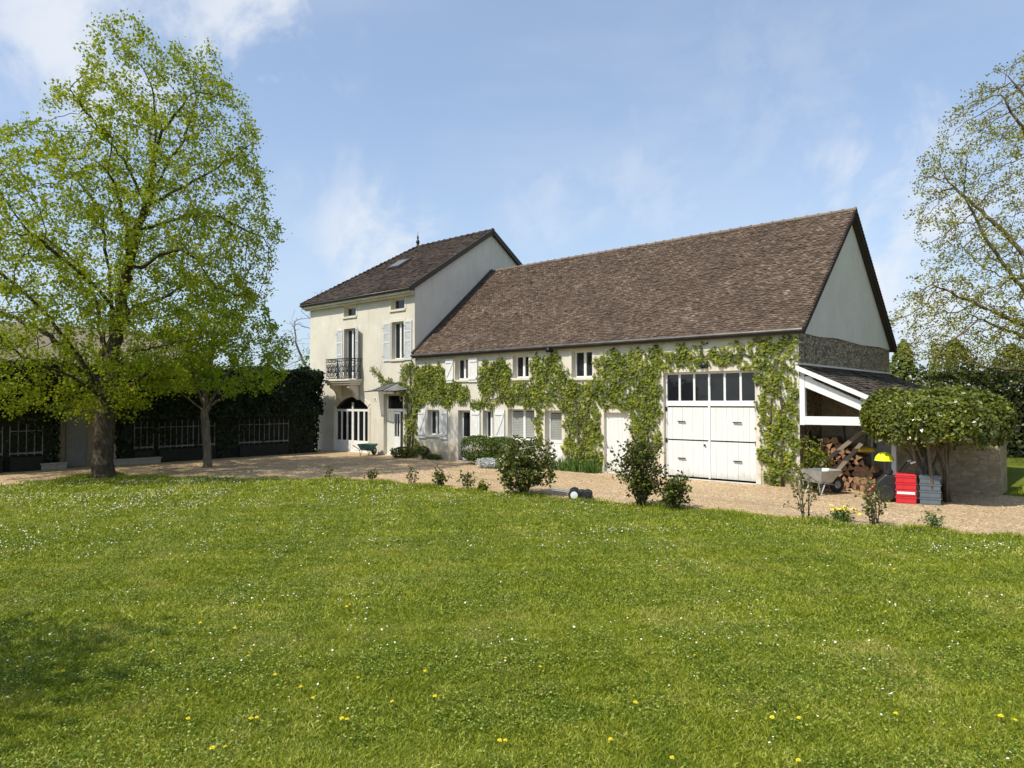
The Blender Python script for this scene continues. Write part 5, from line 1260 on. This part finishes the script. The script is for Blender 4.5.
# yellow parasol on a faded red pole, black garden machine
pa = empty('parasol', (2.20, -.95, 0), 'small neon yellow parasol on a faded red pole before the grey door', 'parasol')
b = MB(); pr = [(.006, .30), (.07, .285), (.135, .245), (.185, .18), (.205, .10)]; b.lathe([(r_, z + .78) for r_, z in pr] + [(.195, .885), (.125, 1.01), (.06, 1.055), (.006, 1.07)], (0, 0, 0), 16); b.build('canopy', M['neon'], pa, smooth=False)
b = MB(); b.tube([(0, 0, 0), (.0, 0, .5), (.01, 0, 1.05)], .014, 7); b.build('pole', M['pink'], pa)
b = MB(); b.lathe([(.16, 0), (.16, .03), (.04, .05), (.03, .12)], (0, 0, 0), 14); b.build('base', M['pink'], pa)
gmch = empty('garden_tiller', (2.34, -1.02, 0), 'black garden machine with white handle grips behind the crates', 'machine', rz=R(20))
b = MB(); b.slab([(-.28, -.17, .2), (.25, -.17, .2), (.30, -.17, .35), (.2, -.17, .55), (-.12, -.17, .6), (-.3, -.17, .42)], (0, .34, 0)); b.build('engine', M['black'], gmch, bevel=.03)
for s in (-1, 1):
    MB().lathe([(.05, -.03), (.16, -.045), (.18, -.02), (.18, .02), (.16, .045), (.05, .03)], (-.12, s * .23, .18), 16, 'y').build('wheel', M['rubber'], gmch)
    MB().tube([(.1, s * .14, .5), (.3, s * .2, .78), (.36, s * .22, .86)], .014, 6).build('handlebar', M['black'], gmch)
    MB().tube([(.36, s * .22, .86), (.46, s * .24, .90)], .022, 7).build('grip', M['white'], gmch)
b = MB(); b.lathe([(.10, .0), (.10, .08), (.05, .10)], (-.05, 0, .6), 12); b.build('fuel_cap', M['black'], gmch)
b = MB(); b.tube([(-.3, 0, .35), (-.45, 0, .2), (-.5, 0, .05)], .03, 6); b.build('tine_arm', M['pink'], gmch)
# hose hung on the gable and firewood
hs = MB()
for k in range(4):
    hs.tube([(.05 + .018 * k, .42 + .17 * math.cos(a) * (1 + .04 * k), 1.18 + .26 * math.sin(a) * (1 + .03 * k)) for a in np.linspace(0, 2 * math.pi, 26)], .011, 6)
hs.box(0, .12, .40, .44, 1.40, 1.43); tag(hs.build('hose', M['rubber']), 'dark garden hose coiled on the gable wall above the wheelbarrow', 'hose')
lg = MB(); r = R_(121); n = 11; L = .5
rr_ = .085 * (1 + .12 * r.normal(size=n)); an = np.linspace(0, 6.283, n, endpoint=False)
vs = [(rr_[j] * math.cos(an[j]), 0, rr_[j] * math.sin(an[j])) for j in range(n)] + [(rr_[j] * 1.03 * math.cos(an[j]), L, rr_[j] * 1.03 * math.sin(an[j])) for j in range(n)]
lg.add(vs, [(j, (j + 1) % n, n + (j + 1) % n, n + j) for j in range(n)]); lg.cur = 1; lg.add(vs[:n], [tuple(range(n))[::-1]]); lg.add(vs[n:], [tuple(range(n))])
log0 = lg.build('firewood_log', [M['barklog'], M['cutlog']]); tag(log0, 'split brown log in the firewood pile under the lean-to', 'log', 'firewood logs in the woodshed')
sp = MB(); q = [(-.09, 0, -.05), (.09, 0, -.055), (.03, 0, .085)]; q2_ = [(x * 1.02, .5, z * 1.02) for x, _, z in q]
sp.add(q + q2_, [(0, 3, 4, 1), (1, 4, 5, 2)]); sp.cur = 1; sp.add(q + q2_, [(0, 2, 5, 3), (0, 1, 2), (5, 4, 3)])
split0 = sp.build('firewood_log', [M['barklog'], M['cutlog']]); tag(split0, 'split brown log in the firewood pile under the lean-to', 'log', 'firewood logs in the woodshed')
first = {0: True, 1: True}; k = 0
for row in range(9):
    nn_ = [9, 9, 8, 8, 7, 6, 5, 4, 3][row]
    for c in range(nn_):
        t = int(r.random() < .55); src = split0 if t else log0
        o = src if first[t] else src.copy()
        if not first[t]: C.objects.link(o)
        first[t] = False
        o.location = (.22 + c * .172 + (row % 2) * .085 + r.normal() * .012, .72 + r.normal() * .05 + row * .03, .085 + row * .138)
        o.rotation_euler = (r.normal() * .05, r.uniform(0, 6.28), r.normal() * .16); s = r.uniform(.95, 1.12); o.scale = (s, s * r.uniform(.9, 1.1), s)
for x, y, a in ((.62, .30, 1.1), (1.25, .36, .4), (1.52, .62, 2.2), (1.05, .12, 1.6), (1.42, .2, -.5), (1.62, .95, .9)):
    o = log0.copy(); C.objects.link(o); o.location = (x, y, .075); o.rotation_euler = (0, r.uniform(0, 6), a); o.scale = (.9, .8, .9)
    o['label'] = 'loose log lying on the gravel in front of the firewood pile'; o['group'] = 'loose logs before the woodpile'
for x, s_, lab in ((.55, .35, 'long weathered plank leaning on the firewood, the upper one'), (.98, .15, 'shorter weathered plank leaning on the firewood, the lower one')):
    o = MB().box(-.05, .05, -.018, .018, 0, 1.35 if x < .7 else .95).build('plank', M['plank'], loc=(x - .25, .56 if x < .7 else .5, .55 if x < .7 else .42)); o.rotation_euler = (R(-6), R(48 if x < .7 else 38), 0); tag(o, lab, 'plank')
b = MB(); b.lathe([(.22, 0), (.25, .06), (.2, .12), (.08, .15)], (0, 0, 0), 12); o = b.build('yellow_cover', M['yellow'], loc=(1.28, .92, .93), smooth=True); o.scale = (1.15, .7, .9); tag(o, 'crumpled yellow cover lying on the firewood pile', 'cover')
for k, (x, a, lab) in enumerate(((.75, -6, 'dark green handled rake against the shed wall'), (1.02, 5, 'blue handled spade against the shed wall'))):
    o = empty('rake' if k == 0 else 'spade', (x, 1.55, 0), lab, 'garden tool'); o.rotation_euler = (R(-4), R(a), 0)
    MB().tube([(0, 0, .3), (0, 0, 1.62)], .017, 6).build('handle', M['teal'] if k == 0 else M['greycrate'], o)
    if k == 0: MB().box(-.22, .22, -.015, .015, 1.62, 1.66).build('head', M['iron'], o)
    else: MB().slab([(-.1, 0, .32), (.1, 0, .32), (.1, 0, .12), (0, 0, .02), (-.1, 0, .12)], (0, .012, 0)).build('blade', M['iron'], o)

# ================================================================== LAWN
def lawn_mask(x, y):
    ex, ey = EL[:, 0], EL[:, 1]
    o = np.argsort(ex); 
    f = np.interp(x, ex[o], ey[o]); return (y < f) & (x > -16.35)
def field(x, y, s, ph): return np.sin(x * s + ph) * np.cos(y * s * 1.13 + ph * 2) + .6 * np.sin(x * s * 2.3 - y * s * 1.7 + ph) + .4 * np.cos(y * s * 4.1 + x * s * 3.3)
def scatter(n, d0, d1, r, half=50):
    d = np.sqrt(r.uniform(d0 ** 2, d1 ** 2, n)); a = YAW + R(90) + np.radians(r.uniform(-half, half, n))
    x = CAM[0] + d * np.cos(a); y = CAM[1] + d * np.sin(a); m = lawn_mask(x, y); return x[m], y[m], d[m]
rg = R_(201); V_ = []
for n, d0, d1, w0, h0 in ((640000, 2.6, 7.5, .0032, .027), (460000, 7.5, 12, .0050, .032), (350000, 12, 18, .0085, .038), (215000, 18, 27, .013, .045)):
    x, y, d = scatter(n, d0, d1, rg, 76 if d1 < 8 else 58)
    k = len(x); cl_ = field(x, y, 1.1, .7); tuft = field(x, y, 6.5, 2.0)
    h = h0 * (1 + .16 * cl_ + .20 * tuft) * rg.uniform(.55, 1.35, k); h = np.maximum(h, .012)
    a = rg.uniform(0, 6.28, k); ln_ = rg.normal(size=(k, 2)) * .75 * h[:, None]
    wv = np.stack([np.cos(a), np.sin(a), 0 * a], 1) * w0 * rg.uniform(.7, 1.4, k)[:, None]
    p = np.stack([x, y, np.full(k, -.012)], 1); t = p.copy(); t[:, :2] += ln_; t[:, 2] += h
    m_ = p * .45 + t * .55; m_[:, 2] += h * .12
    V_.append(np.stack([p - wv, p + wv, m_ + wv * .8, t], 1))
# shaggier edge along the gravel
n = 26000; i = rg.integers(0, len(EL) - 1, n); t_ = rg.random(n); e = EL[i] * (1 - t_)[:, None] + EL[i + 1] * t_[:, None] + rg.normal(size=(n, 2)) * .12
m_ok = (np.linalg.norm(e - CAM[:2], axis=1) < 30); e = e[m_ok]; k = len(e); h = rg.uniform(.03, .11, k) * (1 + .4 * np.sin(e[:, 0] * 4)); a = rg.uniform(0, 6.28, k)
wv = np.stack([np.cos(a), np.sin(a), 0 * a], 1) * .010; p = np.column_stack([e, np.full(k, -.012)]); t = p.copy(); t[:, :2] += rg.normal(size=(k, 2)) * .6 * h[:, None]; t[:, 2] += h; mm = p * .45 + t * .55
V_.append(np.stack([p - wv, p + wv, mm + wv * .8, t], 1))
k = 42000; x = rg.uniform(4.2, 18, k); y = rg.uniform(1.9, 15, k); m_ok = y > 1.75 + (x - 4.2) * .11; x, y = x[m_ok], y[m_ok]; k = len(x)
h = rg.uniform(.03, .07, k); a = rg.uniform(0, 6.28, k); wv = np.stack([np.cos(a), np.sin(a), 0 * a], 1) * .016; p = np.stack([x, y, np.full(k, -.012)], 1); t = p.copy(); t[:, :2] += rg.normal(size=(k, 2)) * .6 * h[:, None]; t[:, 2] += h; mm = p * .45 + t * .55
V_.append(np.stack([p - wv, p + wv, mm + wv * .8, t], 1))
tag(quadmesh('lawn_grass', np.vstack(V_), M['grass']), 'short mown lawn grass with clover', 'grass', kind='stuff')
# clover: broad low leaflets in patches
x, y, d = scatter(560000, 3.2, 16, rg); f_ = field(x, y, 1.7, 4.0) + .7 * field(x, y, 4.3, 1.0); m = f_ > .25 + rg.normal(size=len(x)) * .7
x, y, d = x[m], y[m], d[m]; k = len(x); c = np.stack([x, y, rg.uniform(.012, .045, k)], 1)
tag(quadmesh('clover', leaf_quads(c, .017, np.tile([[0, 0, 1.6]], (k, 1)), .7, .95, r=rg), M['clover']), 'dark clover leaves in patches among the lawn grass', 'clover', kind='stuff')
# daisies: small white discs in drifts
x, y, d = scatter(110000, 3.4, 25, rg); f_ = field(x, y, .9, 1.3) + .8 * field(x, y, 2.9, 5.0)
lf = np.exp(-((x + 11.5) ** 2 / 18 + (y + 12.2) ** 2 / 9)) * .45
m = (f_ + lf * 1.2 > .7 + rg.normal(size=len(x)) * .7) & (rg.random(len(x)) < np.clip(.12 + lf * .42 + np.clip((d - 6) / 26, 0, .45), 0, 1)); x, y, d = x[m], y[m], d[m]; k = len(x)
an = np.linspace(0, 6.283, 7, endpoint=False); rd = rg.uniform(.005, .0095, k) * (1 + np.clip((d - 9) / 40, 0, .3)); tl = rg.normal(size=(k, 2)) * .3
z = rg.uniform(.035, .062, k); D = np.zeros((k, 7, 3))
for j in range(7):
    cx, cy = np.cos(an[j]) * rd, np.sin(an[j]) * rd; D[:, j] = np.stack([x + cx, y + cy, z + tl[:, 0] * cx + tl[:, 1] * cy], 1)
tag(quadmesh('daisies', D, M['daisy'], n=7), 'tiny white daisies scattered in drifts across the lawn', 'daisies', kind='stuff')
# dandelions, each one a flower
dn = MB(); dn.tube([(0, 0, -.01), (.004, 0, .03), (0, 0, .052)], .003, 5); dn.cur = 1
for k in range(26):
    a = k * 2.4; q = math.sqrt(k / 26); rr_ = .021 * (.35 + .65 * q); zz = .066 - .016 * q
    dn.add([(math.cos(a - .35) * .006, math.sin(a - .35) * .006, .053), (math.cos(a + .35) * .006, math.sin(a + .35) * .006, .053), (math.cos(a + .22) * rr_, math.sin(a + .22) * rr_, zz), (math.cos(a - .22) * rr_, math.sin(a - .22) * rr_, zz)], [(0, 1, 2, 3)])
d0 = dn.build('dandelion', [M['stem'], M['dandelion']]); tag(d0, 'yellow dandelion flower in the lawn', 'dandelion', 'dandelions in the lawn')
spots = [(-0.13, -15.14), (-0.17, -15.05), (-0.69, -14.50), (-0.59, -15.19), (1.20, -15.41), (1.60, -15.41), (1.80, -15.44), (0.63, -15.33), (2.32, -15.09), (2.48, -14.83), (2.26, -15.49), (1.80, -15.88), (1.79, -15.93), (1.45, -16.21), (2.03, -16.22), (2.01, -16.29), (-0.18, -16.51), (1.75, -15.00), (2.05, -14.56), (3.29, -15.00), (-0.00, -13.84), (2.34, -13.89), (2.69, -13.84), (3.66, -13.94), (4.24, -14.46), (4.84, -13.96), (4.50, -13.50), (4.65, -13.38), (5.13, -12.87), (5.70, -12.44), (5.77, -12.44), (3.54, -12.75), (4.46, -10.29), (3.67, -9.35), (4.06, -8.21), (3.32, -14.98), (3.84, -14.51), (5.05, -10.11), (3.26, -10.74), (2.30, -15.49), (0.07, -13.92), (0.99, -15.04), (-0.10, -15.85), (1.68, -10.07), (2.17, -8.84), (1.29, -11.75), (-2.08, -12.68), (-3.21, -13.28)]
for i, (x, y) in enumerate(spots):
    o = d0 if i == 0 else d0.copy()
    if i: C.objects.link(o)
    s = random.uniform(.68, 1.0); o.location = (x, y, 0); o.rotation_euler = (random.uniform(-.2, .2), random.uniform(-.2, .2), random.uniform(0, 6)); o.scale = (s, s, s)
# fallen stones on the drive
r = R_(211); n = 5200; x = r.uniform(-16, 6, n); y = r.uniform(-9, 0, n); ex = np.interp(x, np.sort(EL[:, 0]), EL[np.argsort(EL[:, 0]), 1]); m = (y > ex + .05) & (y < -.15); x, y = x[m], y[m]
PB = MB()
for xx, yy in zip(x, y):
    s = r.uniform(.010, .024); a = r.uniform(0, 6.28); c_, s_ = math.cos(a) * s, math.sin(a) * s
    PB.add([(xx + c_, yy + s_, -.004), (xx - s_, yy + c_, -.004), (xx - c_, yy - s_ * .8, -.004), (xx + s_, yy - c_, -.004), (xx, yy, s * .7)], [(0, 1, 4), (1, 2, 4), (2, 3, 4), (3, 0, 4)])
tag(PB.build('pebbles', M['gravel']), 'loose pale pebbles on the gravel drive', 'pebbles', kind='stuff')
